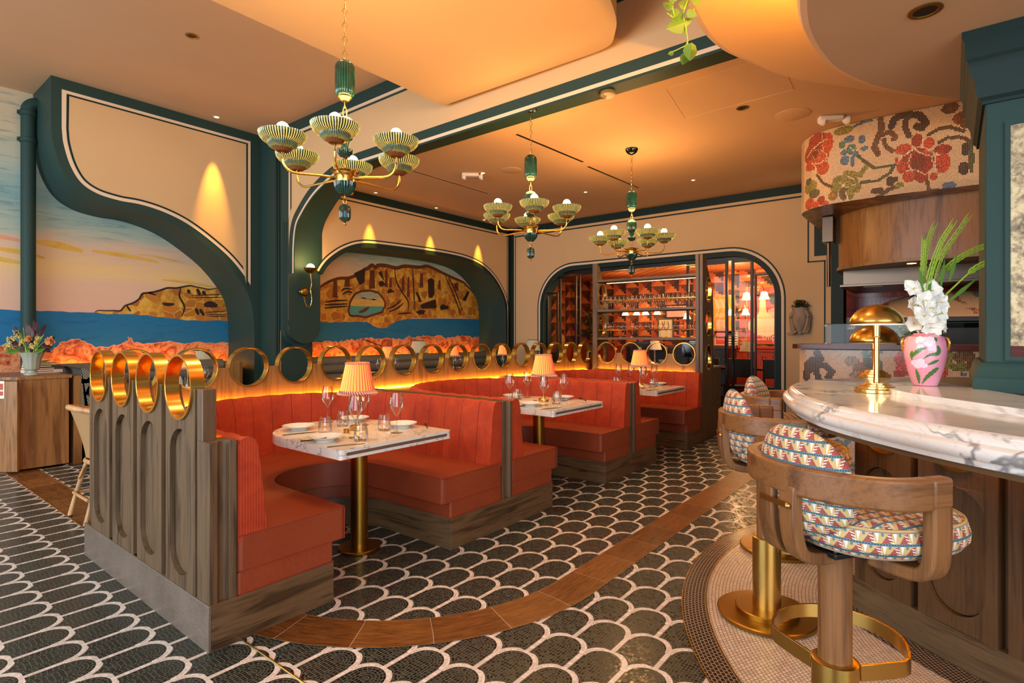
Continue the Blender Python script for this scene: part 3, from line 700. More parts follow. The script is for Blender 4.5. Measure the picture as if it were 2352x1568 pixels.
tag(obj('mural', mb, MM), 'painted mural of large arched golden rock above blue sea in niche', 'mural')
struct('wall_niche', MB().box(4.4, 9.4, 8.19, 8.26, 0, 3.0), M['green'])
# ================================================================ ceiling discs over the bar
outer = [(1.4, .55), (2.5, 1.10), (3.1, 1.255), (3.439, 1.305), (3.759, 1.330), (4.036, 1.305), (4.23, 1.25), (4.427, 1.179), (4.70, 1.08), (4.977, .926), (5.26, .721), (5.9, .2), (6.5, -.6), (6.6, -2), (5.5, -4), (2.5, -4.6), (0, -3.6), (-.6, -1.6), (.2, -.3)]
inner = [(1.9, .31), (2.2, .43), (2.549, .507), (2.766, .540), (2.932, .545), (3.095, .537), (3.333, .506), (3.619, .41), (3.85, .287), (4.29, -.048), (4.9, -.7), (5.1, -1.8), (4.2, -3.2), (2.4, -3.4), (1.0, -2.4), (.9, -1.0), (1.3, -.1)]
def disc(P, z0, z1, fil, mat, name, k=5):
    C = cr(P, k, True); mb = MB(); L = []
    s = 1 if sum(a[0]*b[1]-b[0]*a[1] for a, b in zip(C, C[1:]+C[:1])) > 0 else -1
    for d, z in ((0, z1), (0, z0+fil), (fil*.3*s, z0+fil*.3), (fil*s, z0)): L.append([(p[0], p[1], z) for p in offs(C, d, True)])
    n = len(C); vs = [p for l in L for p in l]
    mb.add(vs, [(j*n+i, j*n+(i+1) % n, (j+1)*n+(i+1) % n, (j+1)*n+i) for j in range(3) for i in range(n)], smooth=True)
    mb.add(L[3], [tuple(range(n))]); mb.add(L[0], [tuple(range(n))]); return struct(name, mb, mat)
disc(outer, 3.38, 3.80, .06, M['cream2'], 'ceiling_outer_disc')
inner = [(a*1.036, b*1.036) for a, b in inner]
disc(inner, 2.80, 2.90, .04, M['cream2'], 'ceiling_inner_disc')
C = cr(inner, 5, True); P = offs(C, .16, True)
if sum((p[0]-3)**2+(p[1]+1.5)**2 for p in P) > sum((p[0]-3)**2+(p[1]+1.5)**2 for p in C): P = offs(C, -.16, True)
P = [p for p in P[-10:]+P[:-10] if p[0] < 3.5 and p[1] > -2.2]; k = max(range(len(P)), key=lambda i: math.dist(P[i], P[i-1])); P = P[k:]+P[:k]
struct('trim_18', MB().tube([(p[0], p[1], 2.92) for p in P], 0, w=(.012, .03)), M['led_b'])
# ================================================================ ring-topped screens
RZ = 1.117; RO = .151; RI = .1395
def notched(s0, s1, z0, z1, cs):
    P = [(s0, z0), (s1, z0), (s1, z1)]
    for c in sorted(cs, reverse=True): P += [(c-RO*cos(R(a)), RZ-RO*sin(R(a))) for a in [180-180*i/20 for i in range(21)]]
    return P+[(s0, z1)]
def ring_mb(ax, d, n=64):
    pr = [(RO, -d/2), (RO, d/2), (RI, d/2), (RI, -d/2), (RO, -d/2)]
    return MB().lathe(pr, n=n, ax=ax, cap=False, smooth=False)
def ring(ax, loc, d, parent, screw=True):
    o = obj('brass_ring', ring_mb(ax, d), M['brass_r'], parent, loc)
    o.modifiers.new('b', 'BEVEL').width = .0012; return o
def stad(c, r, z0, z1, n=14): return arc(c, z1-r, r, 0, 180, n)+arc(c, z0+r, r, 180, 360, n)
t = thing('ring_screen', 'near oak screen with four arched panels and brass rings on a stone plinth', 'screen', (1.055, 2.475, 0))
L = (-1.055, -2.475, 0)
NC = [2.787, 3.166, 3.545, 3.924]
obj('plinth', MB().box(1.046, 1.058, 2.474, 4.20, 0, .2), M['stone'], t, L, bevel=.002)
obj('core', MB().prism(notched(2.60, 4.22, .2, 1.118, NC), 1.078, 1.118, 'x'), M['oak'], t, L, bevel=.0015)
for c in NC:
    P = [(c-.166, .2), (c+.160, .2), (c+.160, 1.118)]+[(c-RO*cos(R(a)), RZ-RO*sin(R(a))) for a in [180-180*i/20 for i in range(21)]]+[(c-.166, 1.118)]
    hole = stad(c-.005, .118, .255, .925)
    p = obj('panel', MB().prism(P, 1.052, 1.079, 'x', holes=[hole]), M['oak'], t, L, bevel=.0015)
    obj('inset', MB().prism(stad(c-.005, .112, .262, .918), 1.074, 1.080, 'x'), M['oak'], p)
    p2 = ring('x', (1.072-1.055, c-2.475, RZ), .062, t)
obj('end_post', MB().box(1.056, 1.115, 2.555, 2.612, .2, 1.118), M['oak'], t, L, bevel=.003)
P = [(1.052, 2.477), (1.082, 2.477)]+[(x, y) for x, y in arc(1.113, 2.477, .026, 180, 0, 10)]+[(1.168, 2.477), (1.168, 2.66), (1.052, 2.66)]
P = [(1.052, 2.477), (1.086, 2.477)]+[(1.112+.026*cos(R(a)), 2.477+.026*sin(R(a))) for a in range(170, 0, -20)]+[(1.168, 2.477), (1.168, 2.60), (1.052, 2.60)]
obj('end_block', MB().prism(P, .2, .893), M['oak'], t, L, bevel=.002)
LC = [1.306+.3793*i for i in range(16)]
obj('led_strip', MB().tube([(1.136, 2.66, .868), (1.136, 4.12, .868)], 0, w=(.008, .014)), M['led'], t, L)
t = thing('ring_screen', 'long oak screen topped by a row of brass rings behind the red booths', 'screen', (4.0, 4.2, 0)); L = (-4.0, -4.2, 0)
obj('core', MB().prism(notched(1.12, 7.10, .0, 1.118, LC), 4.182, 4.222, 'y'), M['oak_w'], t, L, bevel=.0015)
for c in LC: ring('y', (c-4.0, 0, RZ), .062, t)
obj('led_strip', MB().tube([(1.2, 4.163, .868), (7.0, 4.163, .868)], 0, w=(.008, .014)), M['led'], t, L)
t = thing('ring_screen', 'far oak screen with four brass rings below the glassware shelves', 'screen', (7.09, 3.3, 0)); L = (-7.09, -3.3, 0)
FC = [3.873, 3.495, 3.117, 2.739]
obj('core', MB().prism(notched(2.532, 4.053, 0, 1.118, FC), 7.073, 7.11, 'x'), M['oak_w'], t, L, bevel=.0015)
for c in FC: ring('x', (0, c-3.3, RZ), .062, t)
obj('led_strip', MB().tube([(7.055, 2.62, .868), (7.055, 4.1, .868)], 0, w=(.008, .014)), M['led'], t, L)
# ================================================================ red banquettes
def uoutline(a, b, y0, yc, ro, ins, yr):
    """U footprint: outer with quarter arcs, inner semicircle"""
    cx = (a+b)/2; R0 = (b-a)/2
    O = [(a, y0)]+arc(cx, yr, R0, 180, 0, 30)+[(b, y0)]
    return O+[(b-ins[1], y0)]+arc((a+ins[0]+b-ins[1])/2, yc, (b-ins[1]-a-ins[0])/2, 0, 180, 24)+[(a+ins[0], y0)]
def backrest(a, b, y0, yr, hts=.885):
    cx = (a+b)/2; r = (b-a)/2
    path = [(a, y0)]+[(a, y0+(yr-y0)*i/24) for i in range(1, 24)]+arc(cx, yr, r, 180, 0, 90)+[(b, yr-(yr-y0)*i/24) for i in range(1, 24)]+[(b, y0)]
    D = [0]
    for p, q in zip(path, path[1:]): D.append(D[-1]+math.dist(p, q))
    prof = [(0, .44), (0, .60), (0, .80), (.002, .868), (.012, .886), (.032, .897), (.055, .897), (.074, .888), (.086, .868), (.095, .83), (.104, .76), (.114, .66), (.126, .54), (.137, .47), (.135, .44)]
    N = [offs(path, -d) for d, z in prof]
    vs = []; uv = []; acc = [0]
    for p, q in zip(prof, prof[1:]): acc.append(acc[-1]+math.dist(p, q))
    for j, (d, z) in enumerate(prof):
        w = min(1, max(0, (j-2)/4))
        for i, s in enumerate(D):
            puff = (abs(cos(PI*s/.165))**.5-1)*.012*w
            q = offs_pt(path, i, -(d+puff)); vs.append((q[0], q[1], z+(puff*.9 if 3 < j < 9 else 0))); uv.append((s, acc[j]))
    n = len(path); fs = [(j*n+i, j*n+i+1, (j+1)*n+i+1, (j+1)*n+i) for j in range(len(prof)-1) for i in range(n-1)]
    mb = MB(); mb.add(vs, fs, 0, uv, True)
    for i in (0, n-1):
        mb.add([vs[j*n+i] for j in range(len(prof))], [tuple(range(len(prof)))], 0, [(prof[j][0], prof[j][1]) for j in range(len(prof))])
    return mb
def offs_pt(P, i, d):
    a = P[max(0, i-1)]; b = P[min(len(P)-1, i+1)]; tx, ty = b[0]-a[0], b[1]-a[1]; l = math.hypot(tx, ty)
    return (P[i][0]-ty/l*d, P[i][1]+tx/l*d)
Y0 = 2.475; YC = 3.10
booths = [(1.172, 3.012, 1.657, 2.504, 1.170, 3.070), (3.128, 4.992, 3.638, 4.496, 3.070, 5.052), (5.108, 6.975, 5.606, 6.490, 5.052, 7.038)]
names = ['nearest', 'middle', 'farthest']
for k, (a, b, ia, ib, pa, pb) in enumerate(booths):
    t = thing('banquette', ['nearest', 'middle', 'farthest'][k]+' curved booth seat in red corduroy and rust fabric '+['beside the near screen', 'between two oak dividers', 'against the far screen'][k], 'banquette', ((a+b)/2, Y0, 0), 0, 'red U-shaped booths')
    L = (-(a+b)/2, -Y0, 0); yr = 4.165-(b-a)/2
    if k == 0: pl = uoutline(1.0585, pb, Y0, YC, 0, (ia-1.0585, pb-ib), 4.17-(pb-1.0585)/2)
    else: pl = uoutline(pa, pb, Y0, YC, 0, (ia-pa, pb-ib), yr)
    pl2 = [(x, y) for x, y in pl]
    obj('plinth', MB().prism(pl2, 0, .2), M['oak_x'], t, L, bevel=.002)
    lo = uoutline(a, b, Y0+.004, YC, 0, (ia-a, b-ib), yr)
    obj('lower_cushion', MB().prism(lo, .2, .302), M['seat'], t, L, bevel=.012, seg=3)
    up = uoutline(a, b, Y0+.002, YC, 0, (ia-a+.07, b-ib+.07), yr)
    obj('seat_cushion', MB().prism(up, .302, .466), M['seat'], t, L, bevel=.022, seg=4)
    mb = MB()
    for z, inn, lip in ((.461, .066, 0), (.305, .066, 0), (.203, 0, 0)):
        q = uoutline(a, b, Y0+.003, YC, 0, (ia-a+inn, b-ib+inn), yr)
        m0 = 33; inner = q[m0:]; mb.tube([(b-.004, Y0+.003, z)]+[(x, y, z) for x, y in inner]+[(a+.004, Y0+.003, z)], .0032, 5)
    for x in (ia+.064, ib-.064): mb.tube([(x, Y0+.003, .306), (x, Y0+.001, .46)], .003, 5)
    obj('piping', mb, M['piping'], t, L)
    obj('backrest', backrest(a, b, Y0+.003, yr), M['cord'], t, L)
    cx = (a+b)/2; r0 = (b-a)/2
    led = [(a-.04, 4.178)]+[(a-.04, 2.95)]+[(a+.01, 2.95)]+[(x, y) for x, y in arc(cx, yr, r0-.012, 180, 0, 24)]+[(b-.01, 2.95), (b+.04, 2.95), (b+.04, 4.178)]
    obj('ledge', MB().prism(led, .835, .862), M['oak_x'], t, L)
# dividers between booths: oak slab with a rounded channel in its end
for (x, lab) in ((3.070, 'oak divider between nearest and middle booths'), (5.050, 'oak divider between middle and farthest booths')):
    P = [(-.056, 0), (-.03, 0)]+[(.026*cos(R(a)), .022*sin(R(a))) for a in range(170, 0, -20)]+[(.03, 0), (.056, 0), (.056, 1.68), (-.056, 1.68)]
    o = obj('booth_divider', MB().prism(P, .201, .887), M['oak'], None, (x, 2.474, 0), bevel=.002); tag(o, lab, 'divider', 'booth dividers')
o = obj('booth_divider', MB().box(-.02, .02, 0, 1.6, .201, .887), M['oak'], None, (7.02, 2.476, 0), bevel=.002); tag(o, 'slim oak end board at the far side of the farthest booth', 'divider')
# near screen ledge with led
# ================================================================ marble tables
def bullet(w, yf, yc, n=24): return [(-w, yf), (w, yf)]+arc(0, yc, w, 0, 180, n)
def table(x, lab):
    t = thing('booth_table', lab, 'table', (x, 2.95, 0), 0, 'marble booth tables')
    o = obj('table_top', MB().prism(bullet(.405, -.475, .10), .708, .760), M['marble_t'], t, bevel=.021, seg=4)
    obj('edge_inlay', MB().prism(arc(.36, .734, .0085, -90, 90, 6)+arc(-.36, .734, .0085, 90, 270, 6), -.4765, -.47, 'y'), M['inlay'], t)
    obj('pedestal', MB().lathe([(.053, .022), (.053, .70)], (.06, 0, 0), 32), M['brass_dk'], t)
    obj('foot', MB().lathe([(.128, 0), (.13, .004), (.13, .018), (.126, .022)], (.06, 0, 0), 40), M['brass_dk'], t)
    obj('support_plate', MB().box(-.2, .3, -.12, .12, .700, .709), M['black'], t)
    return t
TX = [2.10, 4.055, 6.02]
for x, l in zip(TX, ('nearest marble table with rounded back and brass pedestal', 'middle marble table with rounded back in the second booth', 'farthest marble table with rounded back in the third booth')): table(x, l)
TZ = .7605
def wineglass(mats=None, n=20):
    t = thing('wine_glass', 'x', 'glass')
    obj('bowl', MB().lathe([(.0035, .098), (.010, .108), (.026, .130), (.043, .163), (.041, .185), (.0305, .246)], n=n, cap=False), M['glass'], t)
    obj('stem', MB().lathe([(.036, 0), (.037, .0015), (.012, .006), (.0036, .02), (.003, .07), (.0036, .098)], n=n), M['glass'], t)
    return t
def tumbler():
    return MB().lathe([(0, .004), (.031, .004), (.034, 0), (.038, .012), (.0405, .035), (.037, .065), (.031, .098)], n=24, cap=False)
def plate_mb(r=.098):
    def f(u, v):
        prof = [(0, .006), (.45, .006), (.6, .009), (.8, .02), (1, .028), (1.0, .0305), (.8, .023), (.55, .010), (.5, .0), (.01, 0)]
        k = v*9; i = min(8, int(k)); q = k-i; rr = prof[i][0]*(1-q)+prof[i+1][0]*q; z = prof[i][1]*(1-q)+prof[i+1][1]*q
        w = 1+.022*cos(12*2*PI*u)*(rr > .7); return (r*rr*w*cos(2*PI*u), r*rr*w*sin(2*PI*u), z)
    return MB().grid(f, 72, 9, closeu=True)
def knife():
    return MB().add([(0, -.006, .003), (.09, -.005, .004), (.1, -.007, .003), (.19, -.006, .002), (.205, 0, .002), (.19, .007, .002), (.1, .006, .003), (.09, .005, .004), (0, .006, .003)]+
        [(0, -.006, 0), (.09, -.005, 0), (.1, -.007, 0), (.19, -.006, 0), (.205, 0, 0), (.19, .007, 0), (.1, .006, 0), (.09, .005, 0), (0, .006, 0)],
        [tuple(range(9)), tuple(range(9, 18))]+[(i, (i+1) % 9, 9+(i+1) % 9, 9+i) for i in range(9)])
def fork():
    mb = MB(); mb.tube([(0, 0, .003), (.06, 0, .004), (.12, 0, .008), (.14, 0, .006)], [.005, .003, .003, .009], 6)
    for y in (-.008, -.0027, .0027, .008): mb.tube([(.14, y, .006), (.165, y, .003), (.19, y*.9, .008)], .0014, 5)
    return mb
WG = wineglass(); TB = obj('tumbler', tumbler(), M['glass']); TB['category'] = 'glass'
PL = obj('plate', plate_mb(), M['porc']); PL['category'] = 'plate'
def lid_mb():   # small green sprig printed on a plate
    mb = MB(); rn = random.Random(3)
    for i in range(9):
        a = rn.uniform(0, 6.28); x, y = rn.uniform(-.03, .03), rn.uniform(-.015, .015)
        mb.add([(x-.012*cos(a), y-.012*sin(a), .0075), (x+.004*sin(a), y-.004*cos(a), .0075), (x+.012*cos(a), y+.012*sin(a), .0075), (x-.004*sin(a), y+.004*cos(a), .0075)], [(0, 1, 2, 3)])
    return mb
obj('sprig_decoration', lid_mb(), M['leafg'], PL)
KN = obj('knife', knife(), M['steel']); KN['category'] = 'cutlery'; FK = obj('fork', fork(), M['steel']); FK['category'] = 'cutlery'
def shade_mb(r0, r1, h, n=34, amp=.03):
    def f(u, v):
        r = r0+(r1-r0)*v; r *= 1+amp*cos(2*PI*u*n); return (r*cos(2*PI*u), r*sin(2*PI*u), h*v)
    return MB().grid(f, n*6, 6, closeu=True, uvf=lambda u, v: (u, v))
def frill_mb(r, h, n=46, z=0, fl=.016):
    def f(u, v):
        q = r+fl*(1-v)*(1+.35*cos(2*PI*u*n))+.002; return (q*cos(2*PI*u), q*sin(2*PI*u), z+h*v+.004*cos(2*PI*u*n)*(1-v))
    return MB().grid(f, n*6, 3, closeu=True, uvf=lambda u, v: (u+v*.02, v))
def table_lamp(lab, grp):
    t = thing('table_lamp', lab, 'lamp', (0, 0, 0), 0, grp)
    obj('base', MB().lathe([(.046, 0), (.048, .003), (.048, .024), (.040, .030), (.010, .033), (.008, .045)], n=28), M['brass'], t)
    obj('stem', MB().lathe([(.0045, .03), (.0045, .20), (.012, .205), (.012, .235), (.004, .24), (.004, .40), (.008, .41)], n=12), M['brass'], t)
    s = obj('lamp_shade', shade_mb(.104, .070, .172), M['shade'], t, (0, 0, .25))
    obj('frill', frill_mb(.104, .026, z=.226), M['shade_hem'], t)
    obj('top_trim', frill_mb(.069, .010, z=.416, fl=.005), M['shade_hem'], t)
    obj('bulb', MB().ball((0, 0, .32), .022), M['bulb_s'], t)
    return t
LP0 = table_lamp('small lit table lamp with striped pleated shade on the nearest booth table', 'pleated booth lamps')
LP0.location = (2.14, 2.94, TZ)
dup(LP0, (4.12, 2.90, TZ), .3, 'small lit table lamp with striped pleated shade on the middle booth table')
dup(LP0, (6.10, 2.90, TZ), .9, 'small lit table lamp with striped pleated shade on the farthest booth table')
for x in (2.14, 4.12, 6.10): point('lamp_glow', (x, 2.93, TZ+.20), 1.3, WARM2, .03)
LAY = dict(wine=[(2.20, 3.36), (1.965, 2.72), (2.22, 2.66), (2.28, 3.07)], tum=[(1.94, 2.99), (2.17, 3.14), (1.93, 2.62), (2.23, 2.79)],
           plate=[(1.91, 3.23), (1.80, 2.77), (2.38, 2.80), (2.34, 3.25)])
LAY2 = dict(wine=[(3.98, 3.18), (4.30, 3.22), (3.90, 2.74), (4.27, 2.78)], tum=[(3.86, 3.02), (4.10, 3.18), (4.03, 2.70), (4.17, 2.78)],
           plate=[(3.78, 2.80), (4.18, 3.30), (4.37, 2.85), (3.80, 3.22)])
LAY3 = dict(wine=[(6.18, 3.22), (6.32, 3.12), (5.86, 2.74), (6.28, 2.80)], tum=[(5.94, 3.10), (6.05, 3.2), (6.0, 2.70), (6.16, 2.74)],
           plate=[(5.76, 2.80), (6.06, 3.32), (6.34, 2.78), (5.78, 3.15)])
tn = ['nearest', 'middle', 'farthest']
used = set()
def place(src, loc, rz, lab, grp):
    if src.name not in used:
        used.add(src.name); src.location = loc; src.rotation_euler = (0, 0, rz); src['label'] = lab; src['group'] = grp; return src
    return dup(src, loc, rz, lab, grp)
wpos = ['behind its lamp', 'at the front left of its lamp', 'at the front right', 'just right of its lamp']
for k, Ly in enumerate((LAY, LAY2, LAY3)):
    for i, (x, y) in enumerate(Ly['wine']): place(WG, (x, y, TZ), i, 'empty clear wine glass %s on the %s booth table' % (wpos[i], tn[k]), 'wine glasses on the booth tables')
    for i, (x, y) in enumerate(Ly['tum']): place(TB, (x, y, TZ), i, 'empty stemless tumbler %s on the %s booth table' % (['at the left', 'behind the lamp', 'at the front', 'at the front right'][i], tn[k]), 'tumblers on the booth tables')
    for i, (x, y) in enumerate(Ly['plate']): place(PL, (x, y, TZ), i*1.3, 'white scalloped plate with green sprig %s of the %s booth table' % (['at the back left', 'at the front left', 'at the front right', 'at the back right'][i], tn[k]), 'plates on the booth tables')
    ox = TX[k]-TX[0]
    for i, (x, y, a) in enumerate(((1.74, 3.12, -.25), (1.70, 2.60, -.35), (2.45, 2.95, -2.2))):
        place(KN, (x+ox, y, TZ), a, 'steel knife %s of the %s booth table' % (['at the back left', 'at the front left edge', 'at the right'][i], tn[k]), 'knives on the booth tables')
    for i, (x, y, a) in enumerate(((1.70, 2.86, -.45), (2.44, 2.62, .9))):
        place(FK, (x+ox, y, TZ), a, 'steel fork %s of the %s booth table' % (['at the left', 'at the front right'][i], tn[k]), 'forks on the booth tables')
for k, x in enumerate((2.03, 3.99, 5.95)):
    o = obj('salt_cellar', MB().lathe([(0, .003), (.016, .003), (.017, 0), (.018, .022), (.0165, .022), (.0155, .006)], n=16, cap=False), M['brass_dk'], None, (x, 2.90, TZ))
    tag(o, 'small brass salt cellar beside the lamp on the %s booth table' % tn[k], 'cellar', 'salt cellars')
# ================================================================ chandeliers
def chain(mb, z0, z1, pitch=.045, w=.016, r=.0028, sq=True):
    n = max(1, round((z1-z0)/pitch)); p = (z1-z0)/n
    for i in range(n):
        c = z0+p*(i+.5); h = p*.62; ax = (1, 0) if i % 2 else (0, 1)
        k = 4 if sq else 10
        mb.tube([(ax[0]*w*sin(2*PI*j/k), ax[1]*w*sin(2*PI*j/k), c+h*cos(2*PI*j/k)) for j in range(k)], r, 5, closed=True, up=(ax[1], -ax[0], .01))
def pill(r, z0, z1, n=5):
    return [(r*sin(R(90*i/n))+.001, z0+r*.9*(1-cos(R(90*i/n)))) for i in range(n+1)]+[(r*sin(R(90*(n-i)/n))+.001, z1-r*.9*(1-cos(R(90*(n-i)/n)))) for i in range(n+1)]
def chandelier(lab, ztop, first=True):
    """local origin at the hub, ceiling at ztop above it"""
    t = thing('chandelier', lab, 'chandelier', (0, 0, 0), 0, 'green ceramic and brass chandeliers')
    Z = 2.40  # all heights below measured with hub rim at this level
    q = lambda z: z-Z
    if ztop:
        obj('canopy', MB().lathe([(.075, ztop), (.073, ztop-.02), (.055, ztop-.05), (.03, ztop-.068), (.012, ztop-.075)], n=72, fl=36, amp=.05), M['ceram'], t)
    top = ztop-.07 if ztop else 1.95
    mb = MB(); chain(mb, q(3.18), top); obj('chain', mb, M['brass'], t)
    obj('upper_pendant', MB().lathe(pill(.058, q(2.915), q(3.165)), n=88, fl=22, amp=.10, uvs=True), M['ceram'], t)
    mb = MB(); chain(mb, q(2.80), q(2.925), .05, .013, .003, False); mb.lathe([(.022, q(2.90)), (.03, q(2.908)), (.045, q(2.922))], n=24, cap=False); obj('upper_link', mb, M['brass'], t)
    obj('middle_pendant', MB().lathe(pill(.056, q(2.64), q(2.80)), n=88, fl=22, amp=.10, uvs=True), M['ceram'], t)
    obj('lower_pendant', MB().lathe([(.006, q(2.535)), (.03, q(2.545)), (.047, q(2.57)), (.047, q(2.59)), (.02, q(2.605)), (.03, q(2.64))], n=88, fl=22, amp=.10, uvs=True), M['ceram'], t)
    mb = MB(); chain(mb, q(2.43), q(2.54), .045, .012, .0025, False); obj('lower_link', mb, M['brass'], t)
    obj('hub', MB().lathe([(.058, q(2.375)), (.06, q(2.385)), (.06, q(2.415)), (.066, q(2.422)), (.07, q(2.436)), (.088, q(2.445)), (.084, q(2.447)), (.05, q(2.42)), (.04, q(2.39))], n=40), M['brass'], t)
    obj('hub_bowl', MB().lathe([(.012, q(2.296)), (.03, q(2.30)), (.052, q(2.325)), (.064, q(2.352)), (.067, q(2.376)), (.058, q(2.378))], n=88, fl=22, amp=.12, uvs=True), M['ceram'], t)
    mb = MB(); chain(mb, q(2.245), q(2.30), .03, .011, .002, False); obj('finial_link', mb, M['brass'], t)
    obj('finial', MB().lathe(pill(.034, q(2.125), q(2.24)), n=88, fl=22, amp=.11, uvs=True), M['ceram'], t)
    obj('finial_ball', MB().ball((0, 0, q(2.112)), .012), M['brass'], t)
    for k in range(6):
        a = PI/3*k; d = (cos(a), sin(a)); r = .385
        P = [(.05, 0), (.15, -.004), (r-.09, -.018)]+[(r-.07+.07*sin(R(b)), -.018+.07-.07*cos(R(b))) for b in range(10, 95, 16)]+[(r, .10)]
        arm = obj('arm', MB().tube([(d[0]*s, d[1]*s, z) for s, z in P], .0075, 8), M['brass'], t)
        c = (d[0]*r, d[1]*r, .095)
        b = obj('bowl', MB().lathe([(.060, .052), (.086, .054), (.112, .062), (.130, .084), (.137, .110)], c, 108, fl=54, amp=.035, cap=False, uvs=True), M['ceram_l'], t)
        obj('bowl_tier', MB().lathe([(.040, .018), (.066, .022), (.082, .036), (.087, .054), (.06, .056)], c, 108, fl=54, amp=.03, cap=False, uvs=True), M['ceram_m'], b)
        obj('bowl_cup', MB().lathe([(.012, 0), (.035, .003), (.048, .014), (.052, .024), (.04, .024)], c, 72, fl=24, amp=.08), M['ceram_b'], b)
        obj('bulb', MB().ball((c[0], c[1], c[2]+.143), .037), M['bulb'], t)
    return t
CH = ((2.13, 3.06, 0, 'nearest green fluted chandelier with six lit bowls hanging over the first booth', R(-124.8-8), 3.81-2.36),
      (4.466, 3.301, 0, 'middle green fluted chandelier hanging from the dark beam', R(-143.5+5), 3.657-2.40),
      (6.281, 3.095, 0, 'farthest green fluted chandelier hanging in front of the glassware shelves', R(-153.8+28), 3.66-2.385))
for x, y, _, lab, rz, zt in CH:
    z = {2.13: 2.36, 4.466: 2.40, 6.281: 2.385}[x]
    t = chandelier(lab, zt); t.location = (x, y, z); t.rotation_euler = (0, 0, rz)
    point('chandelier_glow', (x, y, z+.45), 62, (1, .52, .17), .25)
# ================================================================ ceiling fittings
def downlight(x, y, z, lab, r=.035, dark=False, grp='small recessed downlights'):
    t = thing('downlight', lab, 'downlight', (x, y, z), 0, grp)
    obj('trim_ring', MB().lathe([(r, 0), (r, -.004), (r*.72, -.005), (r*.68, -.001)], n=24, cap=False), M['brass_dk'] if dark else M['white'], t)
    obj('lens', MB().lathe([(r*.7, -.002), (.001, -.002)], n=20, cap=False), M['black'] if dark else M['lens'], t)
for (x, y, z, l, r, d) in ((3.50, 8.02, 4.40, 'small lit downlight close to the S-curved wall', .045, 0), (5.64, 7.27, 3.66, 'leftmost lit downlight along the far niche wall', .035, 0),
    (6.98, 7.27, 3.66, 'middle lit downlight along the far niche wall', .035, 0), (8.28, 7.27, 3.66, 'rightmost lit downlight along the far niche wall', .035, 0),
    (2.40, 6.05, 4.40, 'brown disc sprinkler cover on the high ceiling', .06, 1), (.95, 5.1, 4.40, 'dark downlight at the top left of the high ceiling', .05, 1), (5.9, 5.2, 3.66, 'lit downlight between the first air slot and the beam', .035, 0), (7.7, 4.6, 3.66, 'lit downlight near the far end of the low ceiling', .035, 0),
    (8.1, 3.0, 3.66, 'lit downlight above the glassware shelf unit', .035, 0)):
    downlight(x, y, z, l, r, bool(d))
downlight(2.53, 2.40, 3.809, 'large dark round downlight in the dropped ceiling panel', .065, True, 'large dark downlights')
downlight(3.08, .093, 2.799, 'large dark oval downlight in the disc over the bar', .065, True, 'large dark downlights')
downlight(5.85, 1.66, 3.659, 'small dark round downlight beside the access hatch', .06, True, 'large dark downlights')
for (x, y, lab, r) in ((6.35, 1.30, 'large flush round ceiling speaker right of the access hatch', .17), (6.05, 4.80, 'large flush round ceiling speaker above the second chandelier', .14)):
    tag(obj('ceiling_speaker', MB().lathe([(r, 0), (r, -.004), (r*.95, -.006), (.001, -.006)], n=40, cap=False), M['cream2'], None, (x, y, 3.66)), lab, 'speaker')
def emergency(x, y, z, rz, lab):
    t = thing('emergency_light', lab, 'emergency light', (x, y, z), rz, 'white emergency lights')
    obj('housing', MB().box(-.12, .12, -.045, .045, -.05, 0), M['white'], t, bevel=.015)
    for s in (-1, 1): obj('lamp_head', MB().lathe([(.02, 0), (.042, .03), (.045, .055), (.03, .05)], (s*.12, 0, -.05), 20, ax='x'), M['white'], t)
emergency(6.65, 1.0, 3.66, R(-60), 'white twin-head emergency light right of the ceiling speaker')
emergency(5.80, 5.35, 3.66, R(-50), 'white twin-head emergency light near the air slots')
def strobe(x, y, z, rz, lab, s=1):
    t = thing('fire_strobe', lab, 'alarm', (x, y, z), rz)
    obj('base', MB().lathe([(.07*s, 0), (.07*s, -.03*s), (.05*s, -.045*s), (.001, -.05*s)], n=28, cap=False), M['white'], t)
    obj('lens', MB().box(-.1*s, -.02*s, -.035*s, .035*s, -.055*s, -.005), M['glass'], t, bevel=.006)
strobe(4.68, 2.55, 3.657, R(-50), 'white fire alarm strobe on the dark beam')
strobe(1.42, 3.97, 4.40, R(30), 'larger white alarm strobe at the top left of the ceiling', 1.2)
strobe(1.98, 5.05, 4.40, R(30), 'smaller round white smoke detector at the top left', .9)
for (x0, y0, x1, y1, lab) in ((5.00, 3.90, 6.35, 3.83, 'linear air slot on the low ceiling nearest the beam'), (6.55, 3.88, 8.0, 3.82, 'linear air slot on the low ceiling behind the farthest chandelier'), (5.2, 5.9, 6.8, 5.88, 'linear air slot on the low ceiling near the niche wall')):
    t = thing('air_slot', lab, 'vent', (x0, y0, 3.66), math.atan2(y1-y0, x1-x0), 'black linear air slots')
    l = math.hypot(x1-x0, y1-y0)
    obj('slot', MB().box(0, l, -.02, .02, -.003, 0), M['black'], t)
    obj('slot_frame', MB().tube([(0, -.022, -.002), (l, -.022, -.002), (l, .022, -.002), (0, .022, -.002)], .003, 4, closed=True), M['cream2'], t)
